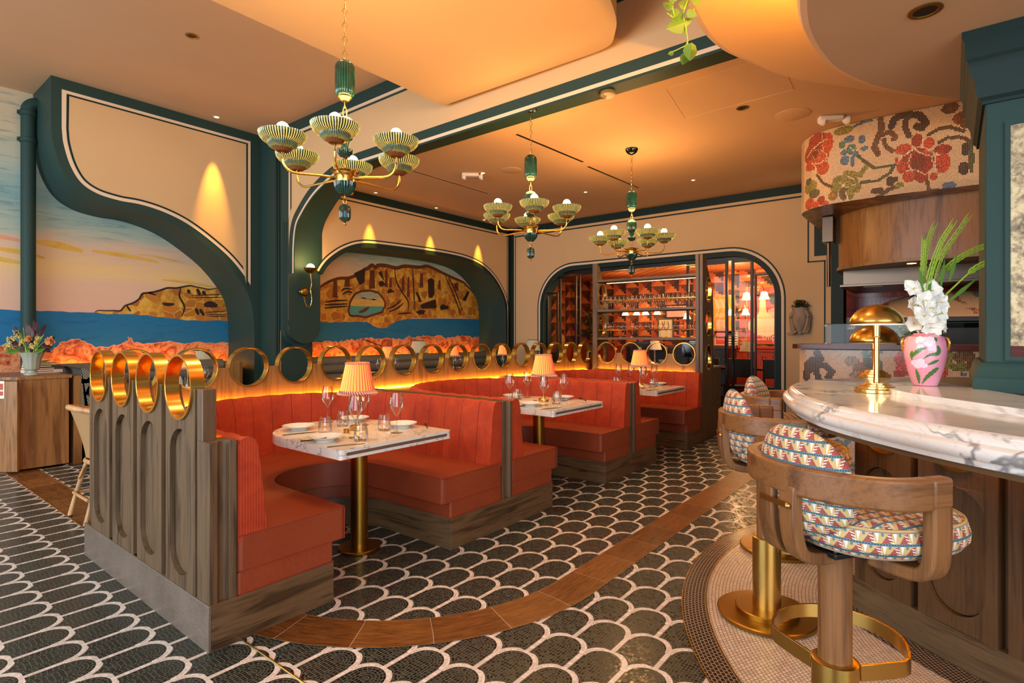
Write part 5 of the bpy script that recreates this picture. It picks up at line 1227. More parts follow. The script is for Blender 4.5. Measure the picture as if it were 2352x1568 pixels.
HM = [(0.876,3.576,0.138,0.076,'9c1c10'),(1.012,3.508,0.057,0.111,'c23a1c'),(0.801,3.448,0.154,0.115,'9c1c10'),(0.862,3.429,0.06,0.076,'5e0f10'),(0.949,3.377,0.08,0.069,'c23a1c'),(0.801,3.32,0.128,0.064,'c23a1c'),(0.949,3.24,0.073,0.075,'c23a1c'),(1.246,3.374,0.048,0.06,'2d7a6a'),(1.225,3.488,0.054,0.039,'2f6f8c'),(1.155,3.445,0.035,0.043,'2d7a6a'),(1.344,3.46,0.031,0.048,'2f6f8c'),(1.364,3.36,0.036,0.026,'2f6f8c'),(1.182,3.269,0.044,0.055,'2f6f8c'),(1.257,3.24,0.023,0.06,'2f6f8c'),(1.171,3.356,0.03,0.032,'2f6f8c'),(1.288,3.317,0.031,0.03,'2f6f8c'),(1.171,3.599,0.099,0.046,'7d7a2a'),([(1.277,3.619),(1.359,3.641),(1.43,3.641)],0.015,'2f6f8c'),([(1.509,3.639),(1.523,3.525),(1.489,3.45),(1.455,3.352),(1.489,3.275)],0.029,'5c3a20'),([(1.519,3.467),(1.596,3.485),(1.644,3.416),(1.625,3.397)],0.024,'5c3a20'),([(1.538,3.416),(1.553,3.343),(1.615,3.278)],0.02,'5c3a20'),([(1.606,3.54),(1.634,3.614),(1.728,3.631),(1.839,3.599),(1.893,3.508),(1.857,3.459),(1.821,3.49)],0.034,'1b1a1c'),([(1.738,3.6),(1.719,3.514),(1.756,3.402)],0.026,'3a2418'),(1.821,3.117,0.139,0.147,'9c1c10'),(1.71,3.275,0.071,0.057,'c23a1c'),(1.821,3.343,0.046,0.068,'9c1c10'),(1.92,3.3,0.045,0.056,'c23a1c'),(2.026,3.212,0.071,0.05,'9c1c10'),(2.026,3.079,0.062,0.105,'c23a1c'),(1.756,2.992,0.056,0.068,'c23a1c'),(1.857,2.964,0.055,0.056,'9c1c10'),(1.83,3.126,0.055,0.102,'7a1410'),(1.691,3.096,0.038,0.069,'c23a1c'),(1.956,2.958,0.031,0.039,'c23a1c'),(1.902,3.203,0.036,0.034,'d0502a'),(1.649,3.173,0.017,0.029,'c23a1c'),([(1.308,3.289),(1.38,3.203),(1.46,3.128),(1.634,3.13),(1.596,3.056),(1.489,2.993),(1.339,2.997)],0.016,'2f4a2a'),([(1.38,3.155),(1.329,3.082),(1.193,3.133)],0.026,'7d7a2a'),(1.149,3.069,0.088,0.049,'7d7a2a'),(1.246,3.013,0.064,0.084,'7d7a2a'),(1.095,2.995,0.057,0.074,'7d7a2a'),(1.171,2.907,0.044,0.073,'4d4a20'),(1.236,2.895,0.038,0.066,'7d7a2a'),(1.298,2.956,0.036,0.06,'7d7a2a'),(1.061,2.903,0.049,0.049,'8d6a28'),([(0.876,3.185),(0.949,3.077),(1.05,3.004)],0.015,'1b1a1c'),([(0.876,3.046),(1.05,3.004)],0.0,'1b1a1c'),(1.479,2.89,0.06,0.033,'1e1c18'),([(1.489,2.818),(1.586,2.884),(1.691,2.912)],0.022,'403018'),(1.596,2.963,0.039,0.052,'1b1a1c'),(1.644,2.978,0.024,0.025,'1e1c18'),(1.672,2.916,0.038,0.029,'7d7a2a'),([(1.92,3.384),(2.0,3.422),(2.087,3.42),(2.19,3.359)],0.018,'3a3420'),([(2.0,3.284),(2.07,3.319),(2.173,3.303),(2.249,3.244)],0.018,'3a3420'),(2.087,3.607,0.07,0.055,'5c3a20'),(2.173,3.488,0.068,0.065,'7a4020'),(2.224,3.574,0.034,0.076,'5a2018'),(2.215,3.424,0.051,0.043,'5c3a20'),(2.207,3.176,0.038,0.065,'1b1a1c'),(2.19,2.995,0.042,0.065,'1b1a1c'),(2.249,3.082,0.021,0.151,'2f4a2a'),(2.079,2.844,0.057,0.039,'2f6f8c'),([(1.902,2.922),(1.92,2.819),(2.018,2.804)],0.016,'5a3a20'),(0.763,3.075,0.116,0.077,'7d7a2a'),(0.832,2.981,0.081,0.051,'2f4a2a'),(0.738,3.146,0.065,0.039,'2f4a2a'),(0.751,2.885,0.09,0.064,'c23a1c'),(0.928,2.882,0.051,0.05,'9c1c10'),(0.854,2.836,0.045,0.051,'c23a1c'),(0.981,2.833,0.039,0.031,'c23a1c'),([(0.699,3.429),(0.817,3.494),(0.92,3.537),(1.0,3.549)],0.007,'dcbb90'),([(0.92,3.461),(0.987,3.391),(1.012,3.31)],0.007,'dcbb90'),([(0.801,3.333),(0.906,3.302),(1.0,3.338)],0.007,'dcbb90'),([(0.862,3.227),(0.847,3.307)],0.007,'dcbb90'),([(0.809,3.445),(0.839,3.373),(0.906,3.365),(0.92,3.424),(0.876,3.475),(0.832,3.477)],0.005,'e0703a'),([(0.949,3.627),(0.942,3.554)],0.006,'dcbb90'),([(1.775,3.216),(1.747,3.131),(1.784,3.021)],0.006,'dcbb90'),([(1.803,3.256),(1.866,3.198),(1.938,3.162),(1.956,3.081)],0.006,'dcbb90'),([(1.728,3.043),(1.803,3.052),(1.893,2.98)],0.006,'dcbb90'),([(1.848,3.179),(1.902,3.102),(1.884,3.038)],0.005,'5e1010'),([(1.793,3.167),(1.821,3.072)],0.006,'5e1010'),([(1.634,3.245),(1.71,3.207),(1.784,3.26),(1.83,3.273)],0.008,'dcbb90'),([(1.875,3.264),(1.947,3.205),(2.0,3.162)],0.008,'dcbb90'),([(1.974,3.156),(1.965,3.046),(2.0,2.962)],0.007,'dcbb90'),([(1.866,3.379),(1.871,3.265)],0.009,'dcbb90'),([(1.225,3.404),(1.277,3.344)],0.005,'dcbb90'),([(1.193,3.097),(1.277,3.044)],0.006,'dcbb90'),([(1.128,3.037),(1.193,2.976),(1.277,2.984)],0.006,'dcbb90'),([(1.193,2.927),(1.214,2.826)],0.006,'dcbb90')]
CM = [([(0.605,1.169),(0.642,1.1),(0.555,1.084),(0.504,1.026),(0.529,0.971)],0.037,'1b1a1c'),([(0.592,1.029),(0.605,0.932),(0.63,0.864)],0.033,'1b1a1c'),([(0.58,1.015),(0.679,1.032),(0.752,0.966),(0.716,0.896)],0.034,'1b1a1c'),(0.498,0.914,0.047,0.07,'1b1a1c'),(0.941,1.081,0.076,0.054,'8d7648'),(1.021,1.004,0.068,0.066,'7a4a28'),(0.987,0.936,0.069,0.04,'8d7648'),(1.077,1.098,0.039,0.066,'2f4a2a'),(1.066,1.164,0.034,0.04,'2d7a6a'),([(1.133,1.165),(1.188,1.193)],0.03,'1b1a1c'),(1.133,1.021,0.056,0.066,'2c4a50'),(1.122,0.929,0.067,0.039,'5c3a20'),([(1.188,1.088),(1.199,0.958)],0.022,'2f4a2a'),(1.37,1.119,0.053,0.077,'c8342e'),(1.422,1.018,0.094,0.076,'c8342e'),(1.359,0.965,0.053,0.038,'a02020'),(1.665,1.101,0.059,0.074,'c8342e'),(1.714,0.992,0.039,0.049,'c8342e'),(1.565,1.099,0.081,0.075,'c8342e'),(1.753,1.153,0.049,0.049,'7d7a2a'),(1.848,1.143,0.057,0.061,'6a4a28'),(1.914,1.156,0.047,0.06,'5c3a20'),(1.762,1.067,0.044,0.043,'7d7a2a'),(1.858,1.046,0.086,0.043,'5a6a2a'),(1.933,1.06,0.037,0.054,'6a3018'),(1.877,0.98,0.028,0.015,'2f6f8c'),([(0.824,0.359),(0.824,0.305),(0.788,0.26)],0.012,'2f4a2a'),([(0.8,0.207),(0.871,0.175),(0.918,0.248),(0.906,0.327)],0.027,'2f6f8c'),(0.918,0.308,0.028,0.035,'2d7a6a'),(0.812,0.059,0.036,0.03,'2c4a50'),(0.491,0.393,0.028,0.127,'1b1a1c')]
t = thing('mosaic_hood', 'curved hood covered in red and blue flower mosaic above the kitchen', 'hood', (7.0, .5, 2.8)); L = (-7.0, -.5, -2.8)
mb, mm = mosaic_mb(HOOD, 2.817, 3.66, .0125, HM, '#d9b98c'); obj('mosaic_face', mb, mm, t, L)
fp = HOOD+[(9.34, -.9), (9.34, 1.43)]
m = Mat('hood_underside_mosaic', '#8d6a48', .3); x, y, z = sep(coord('Object')); n = noise(coord('Object'), 3.2, 2, .4, .6)
g = (((x/.0125).fr()-.5).ab() > .40).mx(((y/.0125).fr()-.5).ab() > .40); m.c(mixc(g*.6, ramp(n, (.40, '#b08a60'), (.47, '#5a2a1c'), (.5, '#3a3a22'), (.56, '#b08a60'), (.63, '#7a2a1c'), (.68, '#a98560')), '#8d7050'))
obj('underside', MB().prism(fp, 2.817, 2.822), m.m, t, L)
dr = cr([(9.3, 1.10), (8.3, 1.12), (7.9, 1.10), (7.70, 1.0), (7.50, .80), (7.38, .55), (7.32, .25), (7.30, -.15), (7.32, -.9)], 6)
obj('wood_drum', MB().prism(dr+[(9.3, -.9)], 2.19, 2.817), M['walnut'], t, L)
obj('wood_lip', MB().prism([(x_+.0, y_) for x_, y_ in offs(dr, -.02)]+[(9.3, -.9)], 2.155, 2.19), M['oak_w'], t, L)
t = thing('extractor_hood', 'brushed steel extractor hood under the curved wooden drum', 'hood', (8.4, .2, 2.1)); L = (-8.4, -.2, -2.1)
obj('canopy', MB().box(7.95, 9.2, -.9, 1.06, 1.98, 2.16), M['steel'], t, L, bevel=.004)
obj('rim', MB().box(7.90, 9.2, -.9, 1.09, 1.955, 1.985), M['steel'], t, L, bevel=.004)
obj('filter_lamp', MB().box(8.0, 8.15, .65, .85, 1.95, 1.956), M['steel'], t, L)
t = thing('hood_conduit', 'grey steel duct box and pipe beside the wood drum', 'duct', (7.8, 1.2, 2.4)); L = (-7.8, -1.2, -2.4)
obj('box', MB().box(7.7, 7.95, 1.13, 1.25, 2.50, 2.81), M['steel'], t, L, bevel=.004)
obj('pipe', MB().tube([(7.78, 1.19, 2.5), (7.78, 1.19, 1.96)], .022, 12), M['steel'], t, L)
for (x, y, w_) in ((7.55, .35, 'left'), (7.62, -.35, 'right')):
    tt = thing('downlight', '%s lit downlight in the wooden lip under the mosaic hood' % w_, 'downlight', (x, y, 2.155), 0, 'hood downlights')
    obj('lens', MB().lathe([(.045, -.002), (.001, -.002)], n=20, cap=False), M['lens'], tt)
    spot('hood_downlight', (x, y, 2.14), (x-.2, y, 0), 30, WARM2, 110, .8, .04)
# service counter
t = thing('kitchen_counter', 'service counter with flower mosaic front and dark cherry top', 'counter', (7.1, .3, 0)); L = (-7.1, -.3, 0)
mb, mm = mosaic_mb(CNT, 0, 1.212, .0158, CM, '#cfab8c'); obj('mosaic_front', mb, mm, t, L)
sl = [(7.5, 1.43), (6.96, 1.43), (6.90, 1.37), (6.885, 1.30), (6.87, .9), (6.87, -.15), (6.94, -.9), (7.6, -.9)]
obj('counter_top', MB().prism(sl, 1.212, 1.262), M['redbr'], t, L, bevel=.008)
obj('body', MB().box(7.0, 7.5, -.9, 1.34, 0, 1.212), M['oak_w'], t, L)
t = thing('glass_guard', 'clear glass sneeze guard with green edge on the kitchen counter', 'screen', (7.2, .5, 1.262)); L = (-7.2, -.5, -1.262)
obj('front_pane', MB().box(7.10, 7.108, -.7, 1.12, 1.275, 1.485), M['pane'], t, L)
obj('side_pane', MB().box(7.10, 7.45, 1.115, 1.123, 1.275, 1.485), M['pane'], t, L)
ge = plain('green_glass_edge', '#2c5a4a', .15)
obj('pane_edge', MB().tube([(7.104, -.7, 1.486), (7.104, 1.119, 1.486), (7.104, 1.119, 1.275)], .0045, 6).tube([(7.104, 1.119, 1.486), (7.45, 1.119, 1.486)], .0045, 6), ge, t, L)
obj('clip', MB().box(7.095, 7.115, 1.10, 1.125, 1.262, 1.28).box(7.095, 7.115, 1.10, 1.125, 1.46, 1.48), M['steel'], t, L)
tag(obj('metal_tray', MB().box(7.0, 7.07, .45, 1.05, 1.262, 1.272), M['steel'], None, bevel=.002), 'low steel rail tray on the cherry counter top', 'tray')
# kitchen shell
struct('wall_kitchen_back', MB().box(10.65, 10.75, -2, 1.3, 0, 3.7), M['redtile'])
struct('wall_kitchen_side', MB().box(9.345, 10.65, 1.24, 1.30, 0, 3.4), M['redtile_s'])
struct('wall_right', MB().box(4.6, 9.5, -3.2, -3.1, 0, 3.8), M['cream'])
# oven
t = thing('pizza_oven', 'domed oven covered in pink mosaic with blue and green flower pattern', 'oven', (8.75, -.1, 0)); L = (-8.75, .1, 0)
m = Mat('oven_mosaic', '#d9a070', .2); v = coord('Object'); x, y, z = sep(v); s = .018
g = (((y/s).fr()-.5).ab() > .41).mx(((z/s).fr()-.5).ab() > .41)
q = comb((y/s).fl()*s, (z/s).fl()*s, 0); n = noise(q, 4.2, 1.5, .4, .8)
m.c(mixc(g*.7, ramp(n, (.33, '#2f6a72'), (.37, '#5a6a2a'), (.40, '#d8a878'), (.62, '#d8a878'), (.65, '#7a4a28'), (.70, '#b03a20')), '#c09a78'))
def dome(u, v):
    a = 2*PI*u; ph = PI/2*v; return (.62*cos(ph)*cos(a), 1.02*cos(ph)*sin(a), 1.56+.36*sin(ph))
obj('dome', MB().grid(dome, 60, 14, closeu=True), m.m, t)
obj('body', MB().box(-.55, .5, -1.0, 1.0, .9, 1.56), M['blackgl'], t, bevel=.02)
obj('mantel', MB().box(-.63, -.5, -1.02, 1.02, 1.52, 1.575), M['black'], t, bevel=.006)
obj('oven_mouth', MB().box(-.556, -.55, -.45, .45, 1.10, 1.45), M['black'], t, bevel=.003)
obj('stand', MB().box(-.5, .5, -1.0, 1.0, 0, .9), M['redbr'], t)
t = thing('oven_brush', 'brush with red handle and pale bristle head leaning in the kitchen', 'brush', (9.6, 1.17, 1.262))
obj('handle', MB().tube([(0, 0, -.26), (0, .02, .22)], .016, 8), M['red'], t); obj('head', MB().box(-.03, .03, -.05, .07, .20, .36), M['paperw'], t, bevel=.01); obj('ferrule', MB().box(-.033, .033, -.03, .05, .19, .22), M['steel'], t)
struct('ceiling_kitchen', MB().box(9.4, 10.8, -2, 1.5, 3.0, 3.1), M['cream2'])
for y in (-.6, .7): point('kitchen_glow', (9.6, y, 2.6), 14, WARM2, .1)
t = thing('herb_pot', 'small green herb plant in a pot behind the second brass lamp', 'plant', (7.25, .42, 1.262)); rn = random.Random(9)
obj('pot', MB().lathe([(.045, 0), (.06, .08), (.062, .085), (.05, .08)], n=20), M['steel'], t)
mb = MB()
for k in range(90):
    a, e = rn.uniform(0, 6.28), rn.uniform(.2, 1.4); r = rn.uniform(.05, .12); c = Vector((r*cos(a)*cos(e), r*sin(a)*cos(e), .09+r*sin(e)))
    d = Vector((rn.uniform(-1, 1), rn.uniform(-1, 1), rn.uniform(-.3, 1))).normalized()*.016; f = d.orthogonal().normalized()*.008; mb.add([c-d, c+f, c+d, c-f], [(0, 1, 2, 3)])
obj('leaves', mb, M['leafg'], t)
# stone head planter on the end wall
t = thing('head_planter', 'grey stone planter shaped like a face with curls and a small green plant', 'planter', (9.33, 1.80, 1.62))
def hf(u, v):
    a = 2*PI*u; r = [.07, .085, .10, .115, .118, .112, .11, .118][min(7, int(v*7.99))]; z = -.24+.40*v
    k = v*7; i = min(6, int(k)); q = k-i; P = [.03, .05, .085, .105, .112, .108, .105, .112]; r = P[i]*(1-q)+P[i+1]*q
    x = r*cos(a); y = r*.95*sin(a); f = max(0, -cos(a))
    x -= .028*math.exp(-((z+.03)**2)/.0012-(y**2)/.0004) if f > 0 else 0
    x += .014*math.exp(-((z-.012)**2)/.0003-((abs(y)-.04)**2)/.0005) if f > 0 else 0
    x -= .010*math.exp(-((z+.085)**2)/.0002-(y**2)/.0008) if f > 0 else 0
    return (x-.06, y, z)
obj('head', MB().grid(hf, 48, 30, closeu=True), M['terra'], t)
mb = MB()
for s in (-1, 1):
    for j in range(3):
        mb.tube(cr([(-.10+j*.03, s*(.085+.012*j), .12-.01*j), (-.11+j*.03, s*(.115+.01*j), .03), (-.10+j*.02, s*(.10+.012*j), -.08), (-.10+j*.02, s*(.075+.02*j), -.17), (-.09, s*(.05+.02*j), -.22)], 4), .018, 7)
for j in range(5): mb.tube(cr([(-.14, .03+.01*j, -.19-.01*j), (-.13, .08+.012*j, -.23-.004*j), (-.12, .12+.01*j, -.225)], 3), .014, 6)
for j in range(-4, 5): mb.ball((-.13+.012*abs(j)*.6, j*.024, .105-.004*abs(j)), .02, 8, 6)
obj('curls', mb, M['terra'], t)
mb = MB(); rn = random.Random(2)
for k in range(260):
    a, e = rn.uniform(0, 6.28), rn.uniform(0, 1.5); r = rn.uniform(.05, .135); c = Vector((-.06+r*cos(a)*cos(e)*.9, r*sin(a)*cos(e), .16+r*.9*sin(e)))
    d = Vector((rn.uniform(-1, 1), rn.uniform(-1, 1), rn.uniform(-.5, 1))).normalized()*.018; f = d.orthogonal().normalized()*.010; mb.add([c-d, c+f, c+d, c-f], [(0, 1, 2, 3)])
obj('foliage', mb, M['leafd'], t)
# ================================================================ glassware shelf unit over the far screen
def ellh(cy_, cz, ry, rz, n=28): return [(cy_+ry*cos(2*PI*i/n), cz+rz*sin(2*PI*i/n)) for i in range(n)]
t = thing('glassware_shelf', 'tall oak shelf unit with porthole sides, brass rails and rows of stemware', 'shelf', (7.3, 3.3, 0)); L = (-7.3, -3.3, 0)
side = [(7.055, 0), (7.055, 2.40), (7.13, 2.40), (7.19, 2.36), (7.22, 2.28), (7.26, 2.20), (7.33, 2.12), (7.40, 2.04), (7.44, 1.90), (7.46, 1.70), (7.46, 0)]
for (y0, y1, nm) in ((2.490, 2.530, 'side_panel'), (4.055, 4.095, 'side_panel')):
    hs = [ellh(7.27, z, .115, .165) for z in (1.955, 1.515, 1.075)]
    p = obj(nm, MB().prism(side, y0, y1, 'y', holes=hs), M['oak'], t, L, bevel=.002)
    for z in (1.955, 1.515, 1.075):
        E1 = ellh(7.27, z, .114, .164, 40)
        obj('porthole_ring', MB().tube([(x, (y0+y1)/2, zz) for x, zz in E1], 0, w=(.046, .008), closed=True, up=(0, 1, 0)), M['brass_sh'], p)
for q in (2.535, 4.015): obj('front_stile', MB().box(7.04, 7.072, q, q+.045, .2, 2.40), M['oak'], t, L, bevel=.002)
for z in (2.130, 1.700, 1.302): obj('shelf_board', MB().box(7.055, 7.42, 2.53, 4.055, z, z+.032), M['oak_y'], t, L, bevel=.002)
for z in (2.268, 1.852, 1.440): obj('brass_rail', MB().tube([(7.062, 2.53, z), (7.062, 4.055, z)], .007, 8), M['brass'], t, L)
obj('top_light', MB().box(7.30, 7.315, 2.6, 4.0, 2.126, 2.130), M['lens'], t, L)
SG = wineglass(n=14); SG.name = 'stem_glass'; SG['category'] = 'glass'
def shelfglass(loc, lab, grp, sc=1):
    o = place(SG, loc, random.uniform(0, 6), lab, grp); o.scale = (sc, sc, sc*.93); return o
for r in range(2):
    for i in range(22):
        shelfglass((7.13+.11*r, 2.585+.0655*i+.02*r, 1.733), 'clear wine glass in the dense %s row on the upper shelf' % ('front', 'rear')[r], 'wine glasses %s row on upper shelf' % ('front', 'rear')[r], .86)
for i in range(14): shelfglass((7.15+.05*(i % 2), 2.60+.104*i, 1.335), 'large clear wine glass spaced along the lower shelf', 'wine glasses on lower shelf', .95)
# black till screens behind the far screen
for (y, w, lab) in ((2.83, .30, 'black till screen seen through the rightmost ring of the far screen'), (3.62, .30, 'black till screen seen through the second ring of the far screen')):
    q = thing('till_screen', lab, 'monitor', (7.62, y, .94), R(8))
    obj('display', MB().box(-.012, .012, -w/2, w/2, .12, .33), M['blackgl'], q, bevel=.006); obj('stand', MB().box(-.05, .05, -.06, .06, 0, .02).box(.01, .03, -.03, .03, .02, .2), M['black'], q)
t = thing('service_cabinet', 'dark oak service cabinet behind the far ring screen', 'cabinet', (7.65, 3.3, 0))
obj('body', MB().box(-.15, .30, -.75, .75, 0, .92), M['oak_y'], t); obj('worktop', MB().box(-.17, .32, -.77, .77, .92, .94), M['marble_g'], t)
tag(obj('bowl', MB().lathe([(.04, 0), (.09, .03), (.12, .07), (.115, .07), (.08, .03)], n=28, cap=False), M['porc'], None, (7.6, 3.2, .94)), 'stack of white bowls seen through the third far ring', 'bowl')
# ================================================================ steel framed glazing of the private room
def frame(x, y0, y1, z0, z1, w=.04, d=.05): return MB().box(x-d/2, x+d/2, y0, y0+w, z0, z1).box(x-d/2, x+d/2, y1-w, y1, z0, z1).box(x-d/2, x+d/2, y0+w, y1-w, z1-w, z1).box(x-d/2, x+d/2, y0+w, y1-w, z0, z0+w)
XD = 9.47
for k, (y0, y1, z1, lab) in enumerate(((2.52, 2.86, 2.60, 'right leaf'), (2.92, 3.62, 2.60, 'left leaf'))):
    t = thing('door_%d' % (k+1), None, None, (XD, (y0+y1)/2, 0)); del_ = t.pop('category', None); t['kind'] = 'structure'
    L = (-XD, -(y0+y1)/2, 0)
    obj('door_frame', frame(XD, y0, y1, .0, z1), M['black'], t, L, bevel=.003)
    obj('kick_panel', MB().box(XD-.012, XD+.012, y0+.03, y1-.03, .02, .36), M['black'], t, L)
    obj('pane', MB().box(XD-.003, XD+.003, y0+.03, y1-.03, .36, z1-.03), M['pane'], t, L)
    obj('door_handle', MB().tube([(XD-.05, y0+.03 if k else y1-.03, .9), (XD-.05, y0+.03 if k else y1-.03, 1.35)], .010, 8), M['black'], t, L)
for k, (y0, y1, z1) in enumerate(((2.17, 2.50, 2.35), (5.42, 5.80, 2.60), (5.86, 6.26, 2.55), (6.30, 6.57, 2.25))):
    t = thing('window_%d' % (k+1), None, None, (XD, (y0+y1)/2, 0)); t['kind'] = 'structure'; L = (-XD, -(y0+y1)/2, 0)
    obj('window_frame', frame(XD, y0, y1, 0, z1, .03), M['black'], t, L, bevel=.003)
    obj('kick_panel', MB().box(XD-.012, XD+.012, y0+.02, y1-.02, .02, .36), M['black'], t, L)
    obj('pane', MB().box(XD-.003, XD+.003, y0+.02, y1-.02, .36, z1-.02), M['pane'], t, L)
struct('trim_19', MB().box(XD-.02, XD+.02, 2.17, 6.57, 2.60, 2.66), M['black'])
# ================================================================ private room shell
def pwall(name, pts, z0, z1, mat, hh=0):
    (xa, ya), (xb, yb) = pts; l = math.hypot(xb-xa, yb-ya)
    return struct(name, MB().add([(xa, ya, z0), (xb, yb, z0), (xb, yb, z1), (xa, ya, z1)], [(0, 1, 2, 3)], 0, [(0, z0), (l, z0), (l, z1), (0, z1)]), mat)
XP = 12.6
pwall('wall_private_back', ((XP-.01, 1.6), (XP-.01, 8.4)), 1.12, 3.1, M['paper']); pwall('wall_private_left', ((9.62, 7.985), (XP, 7.985)), 1.12, 3.1, M['paper']); pwall('wall_private_right', ((9.62, 1.72), (XP, 1.72)), 1.12, 3.1, M['paper'])
struct('wall_private_panelling', MB().box(XP-.03, XP, 1.7, 8.1, 0, 1.08).box(9.62, XP, 7.96, 8.0, 0, 1.08).box(9.62, XP, 1.7, 1.75, 0, 1.08), M['redpanel'])
rp = plain('red_paint', '#a8381a', .4)
struct('trim_20', MB().box(XP-.07, XP, 1.7, 8.1, 1.08, 1.14).box(XP-.05, XP, 1.7, 8.1, 1.02, 1.06).box(9.62, XP, 7.93, 8.0, 1.08, 1.14), rp, bevel=.006)
struct('wall_private_side', MB().box(9.62, XP+.1, 1.6, 1.70, 0, 3.1).box(9.62, XP+.1, 8.0, 8.1, 0, 3.1).box(XP, XP+.1, 1.6, 8.1, 0, 3.1), M['green_dk'])
m = Mat('patterned_red_ceiling', '#a8501e', .5); x, y, z = sep(coord('Object')); a = ((x+y)/.28).fr(); b = ((x-y)/.28).fr(); k = ((a-.5).ab() > .4).mx((b-.5).ab() > .4)
m.c(mixc(k, '#b25c24', '#5a1c0c'))
struct('ceiling_private', MB().box(9.62, XP+.1, 1.6, 8.1, 2.78, 2.88), m.m)
struct('floor_private', MB().box(9.62, XP, 1.7, 8.0, .001, .008), M['oak_x'])
for (x, y, e) in ((11.2, 2.8, 60), (11.2, 4.2, 60), (11.4, 5.8, 22), (11.9, 3.5, 50)): point('private_room_glow', (x, y, 2.3), e, (1, .60, .26), .12)
# pictures
def picture(y, z, w, h, lab, face, fcol, extra=None):
    t = thing('framed_picture', lab, 'picture', (XP-.01, y, z), 0, 'pictures in the private room')
    obj('frame', MB().prism([(-w/2-.03, -h/2-.03), (w/2+.03, -h/2-.03), (w/2+.03, h/2+.03), (-w/2-.03, h/2+.03)], -.03, 0, 'x', holes=[[(-w/2, -h/2), (w/2, -h/2), (w/2, h/2), (-w/2, h/2)]]), fcol, t, bevel=.004)
    obj('print', MB().box(-.008, 0, -w/2, w/2, -h/2, h/2), face, t)
    if extra: extra(t, w, h)
    return t
gold = plain('gilt_frame', '#a8742c', .35, .4); cr1 = plain('cream_print', '#dcc9a0', .6); redp = plain('red_print', '#cf4a44', .6); pinkp = plain('pink_print', '#e0a89a', .6); crp = plain('cream_shape', '#e8caa0', .6); dkp = plain('dark_shape', '#3a3836', .6)
yl = Mat('yellow_wave_print', '#c9942c', .6); x, y, z = sep(coord('Object')); w_ = ((y*26+(z*9).sn()*1.6)).sn(); yl.c(mixc((w_.ab() < .16), '#c08a24', '#e0bf70'))
def poster(t, w, h):
    def blob(P, mt, nm, d): obj(nm, MB().add([(-d, -x, z) for x, z in cr(P, 4, True)], [tuple(range(len(P)*4))]), mt, t)
    blob([(-.45, -.35), (-.5, -.15), (-.3, .02), (-.26, .35), (-.16, .36), (-.12, .05), (.1, -.05), (.1, -.3), (-.1, -.45)], crp, 'cream_figure', .0095)
    blob([(-.1, .1), (.3, .2), (.42, 0), (.38, -.15), (.05, -.1)], pinkp, 'pink_figure', .0100)
    blob([(-.12, .42), (.06, .46), (.1, .3), (-.02, .22)], dkp, 'dark_figure', .0105)
    blob([(.05, -.4), (.35, -.05), (.45, -.2), (.42, -.45)], dkp, 'striped_figure', .0102)
    text('Campari', t, (-.0125, .06, -h/2+.06), (R(90), 0, R(-90)), .17, cr1)
picture(2.95, 1.80, 1.02, 1.18, 'large framed red and cream poster behind the glass door', redp, gold, poster)
picture(4.03, 1.80, .56, .86, 'yellow framed print with wavy lines behind the shelf unit', yl.m, gold)
picture(5.32, 1.52, .34, .46, 'cream framed print at the left behind the shelf', cr1, M['oak_y'])
picture(5.05, 1.93, .50, .26, 'wide landscape print above the left wall lamp', pinkp, M['black'])
picture(2.05, 1.62, .22, .34, 'small white framed drawing at the right end', M['paperw'], gold)
def twocol(t, w, h):
    obj('left_motif', MB().box(-.0095, -.008, .02, w/2-.02, -h/2+.03, h/2-.03), redp, t); 
    for k in range(5): obj('striped_motif', MB().box(-.0095, -.008, -w/2+.02, -.02, -h/2+.03+k*.055, -h/2+.055+k*.055), dkp, t)
picture(3.92, 1.30, .50, .32, 'small print with red and striped halves below the yellow print', M['paperw'], gold, twocol)
def wall_lamp(x, y, z, lab, s=1):
    t = thing('wall_lamp', lab, 'lamp', (x, y, z), 0, 'lit tulip wall lamps')
    for k in (-1, 1):
        obj('arm', MB().tube(cr([(0, 0, 0), (-.06, .05*k, .10), (-.12, .11*k, .12), (-.14, .15*k, .02)], 5), .008, 6), M['brass'], t)
        obj('shade', MB().lathe([(.03, .02), (.05, 0), (.058, -.05), (.085, -.11), (.09, -.115)], (-.14, .15*k, 0), 24, fl=6, amp=.1, cap=False), MATS['lit_glass_shade'], t)
    obj('back_plate', MB().lathe([(.05, 0), (.03, -.03), (.001, -.04)], (0, 0, 0), 16, ax='x'), M['brass'], t)
g = Mat('lit_glass_shade', '#ffe2b0', .4); g.b.inputs['Emission Color'].default_value = col('#ffcf8a'); g.b.inputs['Emission Strength'].default_value = 5
for (x, y, z, lab) in ((XP-.02, 5.62, 1.98, 'leftmost lit wall lamp behind the shelf unit'), (XP-.02, 4.60, 1.86, 'lit wall lamp left of the yellow print'), (XP-.02, 3.62, 1.92, 'lit wall lamp right of the yellow print'), (10.6, 2.75, 2.12, 'nearest lit tulip lamp seen through the door glass'), (11.4, 2.22, 2.25, 'lit tulip lamp at the upper right of the poster'), (XP-.02, 6.15, 1.98, 'lit wall lamp at the left edge of the shelf unit')): wall_lamp(x, y, z, lab)
tag(obj('heart_ornament', MB().prism(cr([(0, -.13), (.10, -.03), (.12, .05), (.06, .10), (0, .05), (-.06, .10), (-.12, .05), (-.10, -.03)], 4, True), XP-.07, XP-.02, 'x'), M['red'], None, (0, 4.42, 1.72), bevel=.02), 'small shiny red heart hanging on the patterned wall', 'ornament')
